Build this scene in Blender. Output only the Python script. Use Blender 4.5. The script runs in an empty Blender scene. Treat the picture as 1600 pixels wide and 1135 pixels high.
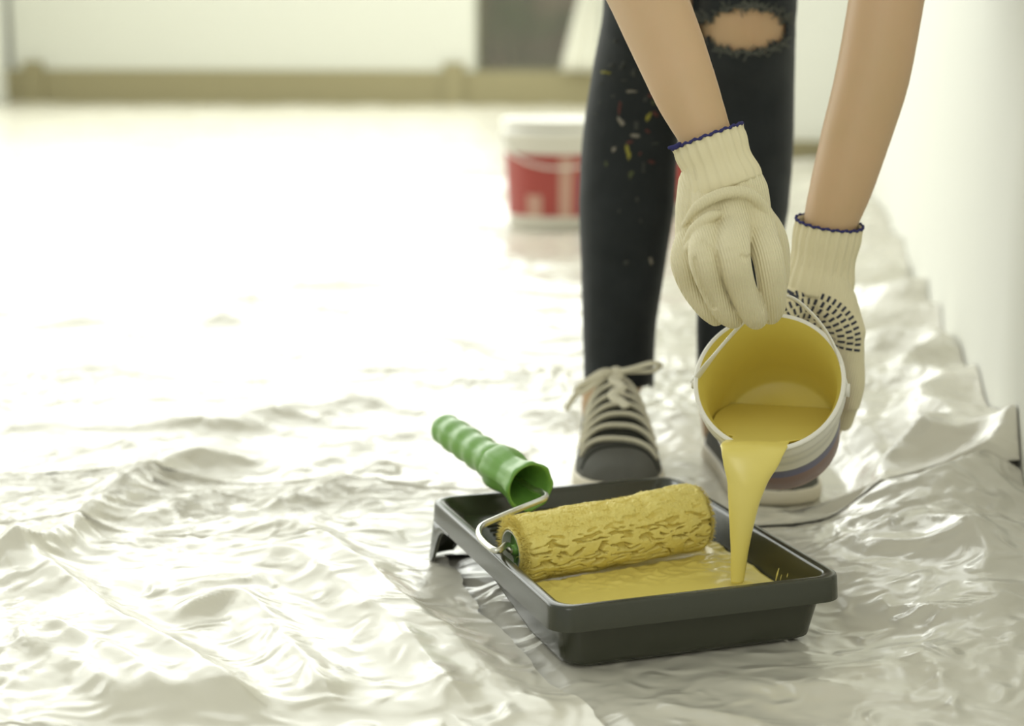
import bpy, bmesh, math, random
import numpy as np
from mathutils import Vector, Matrix
from mathutils.bvhtree import BVHTree

# ------------------------------------------------------------------ camera, world, lights
IW, IH, FPX, HOR, CH = 1600.0, 1135.0, 2690.0, 42.0, 0.52
TH = math.atan((IH/2-HOR)/FPX)
FW = np.array([0, math.cos(TH), -math.sin(TH)]); UP = np.array([0, math.sin(TH), math.cos(TH)]); RT = np.array([1.0, 0, 0])
CP = np.array([0, 0, CH])
def P(px, py, Y=None, z=None):
    d = RT*(px-IW/2)/FPX + UP*(IH/2-py)/FPX + FW
    t = (z-CH)/d[2] if z is not None else Y/d[1]
    return CP + d*t

sc = bpy.context.scene
col = sc.collection
cd = bpy.data.cameras.new('camera'); cam = bpy.data.objects.new('camera', cd); col.objects.link(cam)
cam.location = (0, 0, CH); cam.rotation_euler = (math.pi/2-TH, 0, 0)
cd.sensor_width = 36; cd.lens = 36*FPX/IW; cd.clip_start = 0.02; cd.clip_end = 100
cd.dof.use_dof = True; cd.dof.focus_distance = 1.47; cd.dof.aperture_fstop = 3.7
sc.camera = cam
vs = sc.view_settings
vs.view_transform = 'Standard'; vs.look = 'None'; vs.gamma = 1.0; vs.use_curve_mapping = False
vs.exposure = 0.30
w = bpy.data.worlds.new('world'); sc.world = w; w.use_nodes = True
bg = w.node_tree.nodes['Background']; bg.inputs[0].default_value = (0.97, 1.0, 0.90, 1); bg.inputs[1].default_value = 0.56
def area(name, loc, rot, sx, sy, power, colr):
    l = bpy.data.lights.new(name, 'AREA'); l.shape = 'RECTANGLE'; l.size = sx; l.size_y = sy; l.energy = power; l.color = colr
    o = bpy.data.objects.new(name, l); col.objects.link(o); o.location = loc; o.rotation_euler = rot
    return o
def aim(o, target):
    o.rotation_euler = (Vector(target)-o.location).to_track_quat('-Z', 'Y').to_euler()
aim(area('far_floor_fill', (-1.4, 7.6, 3.1), (0, 0, 0), 6.0, 6.0, 175, (0.97, 1.0, 0.94)), (-1.2, 7.0, 0))  # added overhead fill to brighten the far floor; the room has no ceiling
aim(area('far_sheen_fill', (-1.6, 11.0, 2.1), (0, 0, 0), 7.0, 1.7, 125, (0.97, 1.0, 0.95)), (-0.9, 3.0, 0.0))  # added light that gives the sheet its sheen; no window is built for it
aim(area('rear_fill', (0.6, -1.8, 2.3), (0, 0, 0), 3.0, 2.0, 55, (1.0, 1.0, 0.94)), (0.2, 1.6, 0.15))  # added fill behind the camera to lift paint and gloves; no window stands there
aim(area('window_daylight', (-4.1, 5.6, 1.9), (0, 0, 0), 4.5, 2.0, 75, (0.98, 1.0, 0.95)), (0.0, 2.0, 0.2))

# ------------------------------------------------------------------ helpers
rng = np.random.RandomState(7); random.seed(7)
def norm(v): v = np.asarray(v, float); return v/np.linalg.norm(v)
def hexc(r, g, b):
    f = lambda c: ((c/255+0.055)/1.055)**2.4 if c/255 > 0.04045 else c/255/12.92
    return (f(r), f(g), f(b), 1)

def mat(name, color, rough=0.5, spec=0.5, metal=0.0, coat=0.0, noise=None, bump=None, wave=None, sss=0.0, sheen=0.0, crinkle=None):
    """noise=(scale, colour2, contrast) mixes a second colour; bump=(scale, strength, dist); wave=(scale, strength, dist, rotation)"""
    m = bpy.data.materials.new(name); m.use_nodes = True
    nt = m.node_tree; N = nt.nodes; L = nt.links; b = N['Principled BSDF']
    b.inputs['Base Color'].default_value = color; b.inputs['Roughness'].default_value = rough
    b.inputs['Specular IOR Level'].default_value = spec; b.inputs['Metallic'].default_value = metal
    b.inputs['Coat Weight'].default_value = coat
    if sss: b.inputs['Subsurface Weight'].default_value = sss; b.inputs['Subsurface Scale'].default_value = 0.01
    if sheen: b.inputs['Sheen Weight'].default_value = sheen
    tc = N.new('ShaderNodeTexCoord')
    if noise:
        n = N.new('ShaderNodeTexNoise'); n.inputs['Scale'].default_value = noise[0]; n.inputs['Detail'].default_value = 5
        L.new(tc.outputs['Object'], n.inputs['Vector'])
        r = N.new('ShaderNodeMapRange'); r.inputs[1].default_value = 0.5-noise[2]; r.inputs[2].default_value = 0.5+noise[2]
        L.new(n.outputs['Fac'], r.inputs[0])
        mx = N.new('ShaderNodeMix'); mx.data_type = 'RGBA'; mx.inputs[6].default_value = color; mx.inputs[7].default_value = noise[1]
        L.new(r.outputs[0], mx.inputs[0]); L.new(mx.outputs[2], b.inputs['Base Color'])
    prev = None
    if bump:
        n = N.new('ShaderNodeTexNoise'); n.inputs['Scale'].default_value = bump[0]; n.inputs['Detail'].default_value = 4
        L.new(tc.outputs['Object'], n.inputs['Vector'])
        bp = N.new('ShaderNodeBump'); bp.inputs['Strength'].default_value = bump[1]; bp.inputs['Distance'].default_value = bump[2]
        L.new(n.outputs['Fac'], bp.inputs['Height']); prev = bp
    if crinkle:
        n = N.new('ShaderNodeTexNoise'); n.noise_type = 'RIDGED_MULTIFRACTAL'; n.inputs['Scale'].default_value = crinkle[0]; n.inputs['Detail'].default_value = 3.5
        n.inputs['Distortion'].default_value = 0.6
        L.new(tc.outputs['Object'], n.inputs['Vector'])
        bp = N.new('ShaderNodeBump'); bp.inputs['Strength'].default_value = crinkle[1]; bp.inputs['Distance'].default_value = crinkle[2]
        L.new(n.outputs['Fac'], bp.inputs['Height']); prev = bp
    if wave:
        mp = N.new('ShaderNodeMapping'); mp.inputs['Rotation'].default_value = wave[3]
        L.new(tc.outputs['Object'], mp.inputs['Vector'])
        wv = N.new('ShaderNodeTexWave'); wv.inputs['Scale'].default_value = wave[0]; wv.inputs['Distortion'].default_value = 1.2
        wv.inputs['Detail'].default_value = 1; wv.inputs['Detail Scale'].default_value = 0.3
        L.new(mp.outputs[0], wv.inputs['Vector'])
        bp = N.new('ShaderNodeBump'); bp.inputs['Strength'].default_value = wave[1]; bp.inputs['Distance'].default_value = wave[2]
        L.new(wv.outputs['Fac'], bp.inputs['Height'])
        if prev: L.new(prev.outputs[0], bp.inputs['Normal'])
        prev = bp
    if prev: L.new(prev.outputs[0], b.inputs['Normal'])
    return m

def tag(o, label=None, cat=None, group=None, kind=None):
    if label: o['label'] = label
    if cat: o['category'] = cat
    if group: o['group'] = group
    if kind: o['kind'] = kind
    return o
def empty(name, loc):
    o = bpy.data.objects.new(name, None); col.objects.link(o); o.location = loc; o.empty_display_size = 0.05
    return o
ROOTLOC = {}
def wloc(o):
    p = np.zeros(3)
    while o is not None: p = p + np.array(o.location); o = o.parent
    return p
def link_mesh(name, me, material, parent=None):
    o = bpy.data.objects.new(name, me); col.objects.link(o)
    if material is not None and len(me.materials) == 0: me.materials.append(material)
    if parent is not None:
        o.parent = parent
        off = wloc(parent)
        n = len(me.vertices); co = np.empty(n*3, np.float32); me.vertices.foreach_get('co', co)
        co = (co.reshape(-1, 3)-off).astype(np.float32); me.vertices.foreach_set('co', co.ravel()); me.update()
    return o
def mk(name, verts, faces, material, parent=None, smooth=True):
    me = bpy.data.meshes.new(name)
    me.from_pydata([tuple(map(float, v)) for v in verts], [], [tuple(map(int, f)) for f in faces]); me.update()
    if smooth: me.polygons.foreach_set('use_smooth', [True]*len(me.polygons))
    return link_mesh(name, me, material, parent)
def mkgrid(name, V, nu, nv, material, parent=None, closed_u=False, closed_v=False, smooth=True, keep=None):
    """V: (nu*nv,3) array, fast path"""
    V = np.asarray(V, np.float32).reshape(-1, 3)
    iu = np.arange(nu if closed_u else nu-1); iv = np.arange(nv if closed_v else nv-1)
    a, b = np.meshgrid(iu, iv, indexing='ij'); a = a.ravel(); b = b.ravel(); a2 = (a+1) % nu; b2 = (b+1) % nv
    F = np.stack([a*nv+b, a2*nv+b, a2*nv+b2, a*nv+b2], 1)
    if keep is not None: F = F[keep(V, F)]
    me = bpy.data.meshes.new(name); me.vertices.add(len(V)); me.vertices.foreach_set('co', V.ravel())
    me.loops.add(F.size); me.loops.foreach_set('vertex_index', F.ravel().astype(np.int32))
    me.polygons.add(len(F)); me.polygons.foreach_set('loop_start', np.arange(0, F.size, 4, dtype=np.int32))
    me.update(calc_edges=True); me.validate()
    me.polygons.foreach_set('use_smooth', [smooth]*len(me.polygons))
    return link_mesh(name, me, material, parent)

def catmull(pts, n):
    pts = np.asarray(pts, float); k = len(pts)
    t = np.linspace(0, k-1, n); out = []
    for x in t:
        i = min(int(x), k-2); f = x-i
        p0 = pts[i-1] if i > 0 else 2*pts[0]-pts[1]; p1 = pts[i]; p2 = pts[i+1]; p3 = pts[i+2] if i+2 < k else 2*pts[-1]-pts[-2]
        out.append(0.5*((2*p1)+(-p0+p2)*f+(2*p0-5*p1+4*p2-p3)*f*f+(-p0+3*p1-3*p2+p3)*f**3))
    return np.array(out)
def frames(path, ref=None):
    path = np.asarray(path, float); n = len(path); T = np.gradient(path, axis=0); T /= np.linalg.norm(T, axis=1)[:, None]
    if ref is None:
        ref = np.array([0, 0, 1.0]) if abs(T[0][2]) < 0.9 else np.array([0, 1.0, 0])
        a = norm(np.cross(T[0], ref)); A = [a]
        for i in range(1, n):
            a = A[-1]-T[i]*(A[-1]@T[i]); A.append(norm(a))
    else:
        A = [norm(np.cross(np.asarray(ref, float), t)) for t in T]
    A = np.array(A); B = np.cross(T, A)
    return T, A, B
def tube(path, ra, rb=None, seg=16, ref=None, caps=True, dome=True, mod=None):
    """rings across the path; A axis (radius ra) is across ref, B axis (rb) along ref"""
    path = np.asarray(path, float); n = len(path)
    ra = np.broadcast_to(np.asarray(ra, float), (n,)); rb = ra if rb is None else np.broadcast_to(np.asarray(rb, float), (n,))
    T, A, B = frames(path, ref)
    th = np.linspace(0, 2*math.pi, seg, endpoint=False); V = []; F = []
    rings = []
    def ring(c, a, b, A_, B_, i):
        m = 1.0 if mod is None else mod(i/(n-1), th)
        return c+np.outer(np.cos(th)*a*m, A_)+np.outer(np.sin(th)*b*m, B_)
    if caps and dome:
        for k in (3, 2, 1):
            ph = k*math.pi/8; rings.append(ring(path[0]-T[0]*math.sin(ph)*min(ra[0], rb[0]), ra[0]*math.cos(ph), rb[0]*math.cos(ph), A[0], B[0], 0))
    for i in range(n): rings.append(ring(path[i], ra[i], rb[i], A[i], B[i], i))
    if caps and dome:
        for k in (1, 2, 3):
            ph = k*math.pi/8; rings.append(ring(path[-1]+T[-1]*math.sin(ph)*min(ra[-1], rb[-1]), ra[-1]*math.cos(ph), rb[-1]*math.cos(ph), A[-1], B[-1], n-1))
    V = np.concatenate(rings); m = len(rings)
    for i in range(m-1):
        for j in range(seg):
            F.append((i*seg+j, i*seg+(j+1) % seg, (i+1)*seg+(j+1) % seg, (i+1)*seg+j))
    if caps:
        F.append(tuple(range(seg-1, -1, -1))); F.append(tuple((m-1)*seg+j for j in range(seg)))
    return V, F
def chain(pts, radii, n=None, seg=18, ratio=1.0, ref=None):
    """smooth limb through pts with interpolated radii; ratio = B/A radius"""
    n = n or (len(pts)-1)*6+1
    pts = np.asarray(pts, float); c = catmull(pts, n)
    r = np.interp(np.linspace(0, len(pts)-1, n), np.arange(len(pts)), radii)
    return tube(c, r, r*ratio, seg, ref)
def join(parts):
    V = []; F = []; o = 0
    for v, f in parts:
        V.extend(v); F.extend([tuple(i+o for i in q) for q in f]); o += len(v)
    return V, F
def box(c, s, R=None):
    c = np.asarray(c, float); h = np.asarray(s, float)/2
    v = np.array([(x, y, z) for x in (-1, 1) for y in (-1, 1) for z in (-1, 1)])*h
    if R is not None: v = v@np.asarray(R).T
    return list(v+c), [(0, 1, 3, 2), (4, 6, 7, 5), (0, 4, 5, 1), (2, 3, 7, 6), (0, 2, 6, 4), (1, 5, 7, 3)]
def ellipsoid(c, r, nu=16, nv=12):
    V = []; F = []
    for i in range(1, nv):
        ph = math.pi*i/nv
        for j in range(nu):
            t = 2*math.pi*j/nu; V.append((c[0]+r[0]*math.sin(ph)*math.cos(t), c[1]+r[1]*math.sin(ph)*math.sin(t), c[2]+r[2]*math.cos(ph)))
    for i in range(nv-2):
        for j in range(nu): F.append((i*nu+j, (i+1)*nu+j, (i+1)*nu+(j+1) % nu, i*nu+(j+1) % nu))
    F.append(tuple(range(nu))); F.append(tuple((nv-2)*nu+j for j in range(nu-1, -1, -1)))
    return V, F
def union(parts, voxel, smooth=6, factor=0.5):
    V, F = join(parts)
    me = bpy.data.meshes.new('u'); me.from_pydata([tuple(map(float, v)) for v in V], [], F); me.update()
    bm = bmesh.new(); bm.from_mesh(me); bmesh.ops.recalc_face_normals(bm, faces=bm.faces); bm.to_mesh(me); bm.free()
    o = bpy.data.objects.new('u', me); col.objects.link(o)
    r = o.modifiers.new('r', 'REMESH'); r.mode = 'VOXEL'; r.voxel_size = voxel; r.use_smooth_shade = True
    s = o.modifiers.new('s', 'SMOOTH'); s.factor = factor; s.iterations = smooth
    dg = bpy.context.evaluated_depsgraph_get(); dg.update()
    out = bpy.data.meshes.new_from_object(o.evaluated_get(dg)); bpy.data.objects.remove(o); bpy.data.meshes.remove(me)
    out.polygons.foreach_set('use_smooth', [True]*len(out.polygons))
    return out
def co_of(me):
    a = np.empty(len(me.vertices)*3, np.float32); me.vertices.foreach_get('co', a); return a.reshape(-1, 3).astype(float)
def set_co(me, a): me.vertices.foreach_set('co', np.asarray(a, np.float32).ravel()); me.update()

# numpy gradient noise
_perm = np.random.RandomState(3).permutation(512)
def perlin(x, y, seed=0):
    xi = np.floor(x).astype(int); yi = np.floor(y).astype(int); xf = x-xi; yf = y-yi
    u = xf*xf*xf*(xf*(xf*6-15)+10); v = yf*yf*yf*(yf*(yf*6-15)+10)
    def g(ix, iy, dx, dy):
        h = _perm[(_perm[(ix+seed*37) & 511]+iy) & 511]*(2*math.pi/512)
        return np.cos(h)*dx+np.sin(h)*dy
    a = g(xi, yi, xf, yf); b = g(xi+1, yi, xf-1, yf); c = g(xi, yi+1, xf, yf-1); d = g(xi+1, yi+1, xf-1, yf-1)
    return (a+(b-a)*u+(c-a)*v+(a-b-c+d)*u*v)*1.5
def sstep(a, b, x): t = np.clip((x-a)/(b-a), 0, 1); return t*t*(3-2*t)
def ridged(x, y, seed, p=1.6): return (1-np.minimum(1, np.abs(perlin(x, y, seed))*1.7))**p

# ------------------------------------------------------------------ materials
WHITE = hexc(243, 241, 232)
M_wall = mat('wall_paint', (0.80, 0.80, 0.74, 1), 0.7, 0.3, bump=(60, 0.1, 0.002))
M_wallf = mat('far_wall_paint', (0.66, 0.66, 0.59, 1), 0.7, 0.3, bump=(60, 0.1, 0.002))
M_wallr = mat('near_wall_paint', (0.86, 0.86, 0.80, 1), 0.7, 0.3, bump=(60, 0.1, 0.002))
M_trim = mat('tan_trim', hexc(146, 138, 106), 0.6, 0.3)
M_floor = mat('pale_floor', (0.62, 0.60, 0.53, 1), 0.5)
M_milk = mat('milky_film', (0.675, 0.645, 0.55, 1), 0.25, 0.5, coat=0.25, crinkle=(26, 1.0, 0.008))
M_clear = mat('clear_film', (0.60, 0.575, 0.495, 1), 0.20, 0.5, coat=0.3, crinkle=(28, 1.0, 0.008))
M_black = mat('black_plastic', (0.032, 0.034, 0.020, 1), 0.24, 0.65, bump=(700, 0.05, 0.0005))
M_paint = mat('yellow_paint', (0.78, 0.655, 0.175, 1), 0.28, 0.5)
M_paintin = mat('yellow_paint_coat', (0.78, 0.655, 0.15, 1), 0.35, 0.4)
M_nap = mat('yellow_soaked_nap', (0.75, 0.62, 0.17, 1), 0.5, 0.35, noise=(160, (0.79, 0.68, 0.22, 1), 0.25))
M_green = mat('green_plastic', (0.17, 0.37, 0.07, 1), 0.35, 0.5)
M_steel = mat('steel_rod', (0.72, 0.72, 0.66, 1), 0.28, 0.5, metal=1.0)
M_core = mat('white_core', (0.62, 0.61, 0.55, 1), 0.45)
M_bucket = mat('white_plastic', (0.80, 0.775, 0.70, 1), 0.32, 0.5)
M_skin = mat('skin', (0.54, 0.375, 0.215, 1), 0.5, 0.35, sss=0.08, noise=(14, (0.58, 0.39, 0.235, 1), 0.2))
M_denim = mat('dark_denim', (0.0125, 0.0155, 0.017, 1), 0.8, 0.25, noise=(30, (0.020, 0.024, 0.027, 1), 0.25), bump=(900, 0.3, 0.0006), sheen=0.15)
M_fray = mat('frayed_thread', (0.11, 0.115, 0.10, 1), 0.9, 0.1)
M_knit = mat('cotton_knit', (0.74, 0.67, 0.455, 1), 0.88, 0.15, wave=(140, 0.55, 0.0012, (0, math.radians(14), 0)), sheen=0.2)
M_knit2 = mat('cotton_knit_far_hand', (0.74, 0.67, 0.455, 1), 0.88, 0.15, wave=(140, 0.4, 0.001, (0, math.radians(-8), 0)), sheen=0.2)
M_cuff = mat('cotton_rib', (0.74, 0.67, 0.455, 1), 0.9, 0.15, sheen=0.2)
M_navy = mat('blue_overlock', (0.035, 0.035, 0.13, 1), 0.75, 0.2)
M_print = mat('grip_rubber', (0.025, 0.028, 0.05, 1), 0.55, 0.4)
M_shoe = mat('grey_suede', (0.105, 0.104, 0.092, 1), 0.75, 0.25, noise=(40, (0.125, 0.124, 0.11, 1), 0.2))
M_shoed = mat('dark_grey_canvas', (0.024, 0.025, 0.020, 1), 0.8, 0.2)
M_sole = mat('cream_rubber', (0.74, 0.68, 0.55, 1), 0.55)
M_lace = mat('beige_lace', (0.72, 0.68, 0.54, 1), 0.85, 0.2)
M_shirt = mat('white_tee', (0.75, 0.74, 0.70, 1), 0.8)
M_hair = mat('brown_hair', (0.06, 0.035, 0.02, 1), 0.5)
M_red = mat('red_label', (0.36, 0.055, 0.045, 1), 0.4)
M_blue = mat('blue_label', (0.06, 0.055, 0.22, 1), 0.4)
M_stripe = mat('faded_label_print', (0.52, 0.30, 0.23, 1), 0.4)
M_hedge = mat('hedge_leaves', (0.165, 0.175, 0.095, 1), 0.8, 0.2, noise=(2.2, (0.23, 0.185, 0.125, 1), 0.12))
M_curtain = mat('white_curtain', (0.80, 0.79, 0.71, 1), 0.8)
M_frame = mat('window_frame_paint', (0.20, 0.19, 0.13, 1), 0.5)
def glass():
    m = bpy.data.materials.new('window_glass'); m.use_nodes = True; nt = m.node_tree; nt.nodes.clear()
    o = nt.nodes.new('ShaderNodeOutputMaterial'); t = nt.nodes.new('ShaderNodeBsdfTransparent'); g = nt.nodes.new('ShaderNodeBsdfGlossy'); mx = nt.nodes.new('ShaderNodeMixShader')
    g.inputs['Roughness'].default_value = 0.02; mx.inputs[0].default_value = 0.06
    nt.links.new(t.outputs[0], mx.inputs[1]); nt.links.new(g.outputs[0], mx.inputs[2]); nt.links.new(mx.outputs[0], o.inputs[0]); return m
M_glass = glass()
def pour_label():
    """white tub with a blue line and a wide dull red band near its base, driven by the height on the tub"""
    m = mat('tub_label', (0.80, 0.775, 0.70, 1), 0.34, 0.5); nt = m.node_tree; N = nt.nodes; L = nt.links
    at = N.new('ShaderNodeAttribute'); at.attribute_name = 'height'
    tc = N.new('ShaderNodeTexCoord'); nz = N.new('ShaderNodeTexNoise'); nz.inputs['Scale'].default_value = 30
    L.new(tc.outputs['Object'], nz.inputs['Vector'])
    ad = N.new('ShaderNodeMath'); ad.operation = 'MULTIPLY_ADD'; L.new(nz.outputs['Fac'], ad.inputs[0]); ad.inputs[1].default_value = 0.05; L.new(at.outputs['Fac'], ad.inputs[2])
    r = N.new('ShaderNodeValToRGB'); e = r.color_ramp; e.interpolation = 'LINEAR'
    W_ = (0.76, 0.73, 0.63, 1); R_ = (0.165, 0.062, 0.045, 1); B_ = (0.060, 0.055, 0.165, 1); G_ = (0.60, 0.58, 0.50, 1)
    pts = [(0.0, (0.22, 0.10, 0.075, 1)), (0.06, (0.28, 0.15, 0.11, 1)), (0.10, R_), (0.30, R_), (0.335, B_), (0.42, B_), (0.45, (0.09, 0.09, 0.13, 1)), (0.475, W_), (0.56, W_), (0.62, G_), (0.68, W_), (0.80, W_)]
    e.elements[0].position, e.elements[0].color = pts[0]; e.elements[1].position, e.elements[1].color = pts[-1]
    for p, c in pts[1:-1]: x = e.elements.new(p); x.color = c
    L.new(ad.outputs[0], r.inputs[0]); L.new(r.outputs[0], N['Principled BSDF'].inputs['Base Color'])
    return m
M_tub = pour_label()

# ------------------------------------------------------------------ room (room axes are turned 8.6 degrees to the camera)
RA = math.radians(8.6)
RU = np.array([math.cos(RA), -math.sin(RA), 0]); RV = np.array([math.sin(RA), math.cos(RA), 0])
RR = np.stack([RU, RV, np.array([0, 0, 1.0])], 1)
def room(u, v, z=0.0): return RU*u+RV*v+np.array([0, 0, z])
def uv_of(p): return p@RU, p@RV
def rbox(u0, u1, v0, v1, z0, z1): return box(room((u0+u1)/2, (v0+v1)/2, (z0+z1)/2), (abs(u1-u0), abs(v1-v0), z1-z0), RR)
UW, VJ, VF, UJ, UL = 0.27, 6.2, 11.3, -0.50, -5.2
def struct(name, vf, m, parent=None, smooth=False):
    o = mk(name, vf[0], vf[1], m, parent, smooth)
    if parent is None: o['kind'] = 'structure'
    return o
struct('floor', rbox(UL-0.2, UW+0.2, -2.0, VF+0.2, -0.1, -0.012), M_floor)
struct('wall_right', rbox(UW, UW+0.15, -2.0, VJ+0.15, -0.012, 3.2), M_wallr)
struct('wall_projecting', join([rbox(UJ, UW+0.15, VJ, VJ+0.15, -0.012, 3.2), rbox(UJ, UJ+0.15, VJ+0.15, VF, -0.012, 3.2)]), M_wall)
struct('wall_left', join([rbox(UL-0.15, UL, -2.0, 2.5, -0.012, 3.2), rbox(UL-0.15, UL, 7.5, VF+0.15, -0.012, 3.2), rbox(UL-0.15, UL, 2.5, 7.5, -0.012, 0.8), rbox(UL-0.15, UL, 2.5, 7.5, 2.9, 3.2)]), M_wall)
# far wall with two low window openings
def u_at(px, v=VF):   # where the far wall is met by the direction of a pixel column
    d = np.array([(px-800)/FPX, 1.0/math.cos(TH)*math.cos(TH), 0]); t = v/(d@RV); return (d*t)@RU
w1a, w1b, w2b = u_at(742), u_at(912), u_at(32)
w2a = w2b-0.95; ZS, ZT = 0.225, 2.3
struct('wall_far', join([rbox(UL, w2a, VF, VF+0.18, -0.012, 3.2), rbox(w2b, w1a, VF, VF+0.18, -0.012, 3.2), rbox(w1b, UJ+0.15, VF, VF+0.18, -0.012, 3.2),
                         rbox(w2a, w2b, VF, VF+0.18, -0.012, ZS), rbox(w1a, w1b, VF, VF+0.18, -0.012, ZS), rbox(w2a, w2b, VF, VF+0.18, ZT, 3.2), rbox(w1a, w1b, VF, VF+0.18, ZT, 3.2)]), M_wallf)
for n, (a, b) in enumerate(((w1a, w1b), (w2a, w2b)), 1):
    r = empty('window_%d' % n, tuple(room((a+b)/2, VF+0.1, ZS))); r['kind'] = 'structure'
    t = 0.03
    mk('window_frame', *join([rbox(a, a+t, VF+0.12, VF+0.16, ZS, ZT), rbox(b-t, b, VF+0.12, VF+0.16, ZS, ZT), rbox(a+t, b-t, VF+0.12, VF+0.16, ZS, ZS+t), rbox(a+t, b-t, VF+0.12, VF+0.16, ZT-t, ZT)]), M_frame, r, False)
    mk('pane', *rbox(a+t, b-t, VF+0.137, VF+0.142, ZS+t, ZT-t), M_glass, r, False)
    # clipped hedge outside
    nu, nv = 60, 60; uu, zz = np.meshgrid(np.linspace(-1.3, 1.3, nu), np.linspace(0, 1, nv), indexing='ij')
    hh = []
    for side in (0,):
        ang = zz*math.pi
        prof = 0.55*np.sin(ang)+0.10
        dis = 1+0.16*perlin(uu*4+n*9, zz*8, 3)+0.10*perlin(uu*11+n, zz*20, 4)
        vv = VF+1.25-prof*dis*np.where(zz < 0.5, 1, 1); z3 = (1-np.cos(ang))/2*2.9
        end = np.sqrt(np.clip(1-(np.abs(uu)/1.32)**6, 0.02, 1))
        V = (a+b)/2+uu; pts = RU*V[..., None]+RV*(VF+1.25-(prof*dis*end))[..., None]; pts[..., 2] = z3*(0.9+0.1*end)-0.1
        back = RU*V[..., None]+RV*(VF+1.25+(prof*dis*end)*0.8)[..., None]; back[..., 2] = pts[..., 2]
        allp = np.concatenate([pts, back[:, ::-1]], 1)
    ho = mkgrid('hedge', allp.reshape(-1, 3), nu, nv*2, M_hedge, None, closed_v=True)
    tag(ho, ('dull green hedge seen through the window with a white curtain', 'brownish green hedge seen through the window without a curtain')[n-1], 'hedge')
struct('baseboard_far', rbox(UL, UJ, VF-0.03, VF, -0.012, 0.235), M_trim)
struct('baseboard_projecting', rbox(UJ-0.02, UW, VJ-0.03, VJ, -0.012, 0.125), M_trim)
for n, px in enumerate((66, 712), 1):
    u = u_at(px); struct('trim_%d' % n, rbox(u-0.07, u+0.07, VF-0.055, VF-0.03, -0.012, 0.29), M_trim)
# curtain hanging at the right jamb of window 1
nu, nv = 40, 30
cu, cz = np.meshgrid(np.linspace(0, 1, nu), np.linspace(0, 1, nv), indexing='ij')
left = w1b-0.145+np.minimum(0.25*2.2*cz, 0.13); uu = left+(w1b+0.10-left)*cu
vv = VF-0.10+0.025*np.sin(cu*22+cz*2)
pts = RU*uu[..., None]+RV*vv[..., None]; pts[..., 2] = 0.24+2.2*cz
co_ = mkgrid('curtain', pts.reshape(-1, 3), nu, nv, M_curtain); so = co_.modifiers.new('s', 'SOLIDIFY'); so.thickness = 0.004
tag(co_, 'narrow white curtain gathered at the edge of the far window', 'curtain')

# ------------------------------------------------------------------ tray frame
TA = np.array([0.0348, 1.3126, 0.0024]); E1 = norm([.9449, .3273, 0]); E2 = np.array([-E1[1], E1[0], 0]); TW, TL, TZ = 0.263, 0.356, 0.060
def tr(u, v, z=0.0): return TA+E1*u+E2*v+np.array([0, 0, z])

# ------------------------------------------------------------------ plastic sheets
def gpt(px, py): return P(px, py, z=0.0)[:2]
FOLDS = [  # pixel polyline on the ground, height, width towards camera, width away
    ([(-60, 925), (45, 897), (125, 850), (200, 790), (268, 748), (330, 738), (470, 745)], .024, .020, .06),
    ([(-40, 870), (30, 902), (130, 962), (250, 1038), (340, 1092), (440, 1150)], .026, .050, .022),
    ([(-30, 985), (60, 1045), (150, 1100), (210, 1150)], .012, .020, .02),
    ([(255, 985), (300, 968), (360, 955), (400, 975), (450, 1030), (490, 1085), (540, 1150)], .017, .018, .03),
    ([(330, 872), (450, 888), (540, 940), (620, 1010), (700, 1090), (760, 1150)], .014, .022, .03),
    ([(340, 838), (460, 846), (550, 892), (640, 962), (740, 1036), (840, 1110), (880, 1150)], .015, .022, .03),
    ([(40, 1000), (110, 1030), (200, 1080), (290, 1150)], .012, .016, .02),
    ([(560, 905), (640, 905), (700, 930), (745, 985)], .009, .014, .03),
    ([(600, 985), (680, 1000), (740, 1010), (800, 1040)], .008, .012, .02),
    ([(640, 740), (560, 765), (470, 800), (400, 815)], .012, .018, .05),
    ([(225, 838), (290, 803), (350, 783)], .009, .014, .03),
    ([(430, 905), (380, 925), (300, 935), (250, 950)], .008, .016, .03),
    ([(-40, 735), (120, 722), (260, 700), (390, 672), (500, 650)], .008, .03, .06),
    ([(150, 668), (300, 655), (420, 668), (560, 640), (650, 600)], .007, .03, .07),
    ([(420, 762), (520, 735), (600, 700), (700, 690)], .008, .02, .05),
    ([(560, 820), (590, 770), (560, 720), (480, 690)], .008, .02, .03),
    ([(-50, 610), (150, 590), (380, 575), (560, 560), (800, 565)], .010, .05, .10),
    ([(0, 520), (200, 505), (420, 470), (640, 440), (820, 455)], .012, .07, .12),
    ([(500, 610), (640, 590), (800, 600), (900, 585)], .007, .03, .06),
    ([(1390, 760), (1470, 778), (1540, 785), (1640, 815)], .028, .03, .05),
    ([(1310, 888), (1400, 905), (1480, 912), (1570, 900), (1640, 890)], .014, .022, .03),
    ([(1330, 700), (1400, 690), (1480, 730), (1560, 740)], .016, .03, .04),
    ([(1290, 1010), (1380, 1030), (1450, 1070), (1500, 1130)], .007, .014, .02),
    ([(1400, 980), (1500, 1000), (1600, 990)], .008, .014, .02),
    ([(1340, 620), (1400, 590), (1460, 600), (1500, 560)], .014, .03, .05),
]
FOLDS3 = [(catmull([gpt(*q) for q in f[0]], 24), f[1], f[2], f[3]) for f in FOLDS]
def polydist(X, Y, C):
    best = np.full(X.shape, 1e9); side = np.zeros(X.shape); tt = np.zeros(X.shape)
    n = len(C)-1
    for i in range(n):
        a, b = C[i], C[i+1]; d = b-a; L2 = d@d+1e-12
        t = np.clip(((X-a[0])*d[0]+(Y-a[1])*d[1])/L2, 0, 1)
        dx = X-(a[0]+t*d[0]); dy = Y-(a[1]+t*d[1]); q = np.hypot(dx, dy)
        m = q < best; best[m] = q[m]; side[m] = (dy)[m]; tt[m] = (i+t[m])/n
    return best, side, tt
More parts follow.
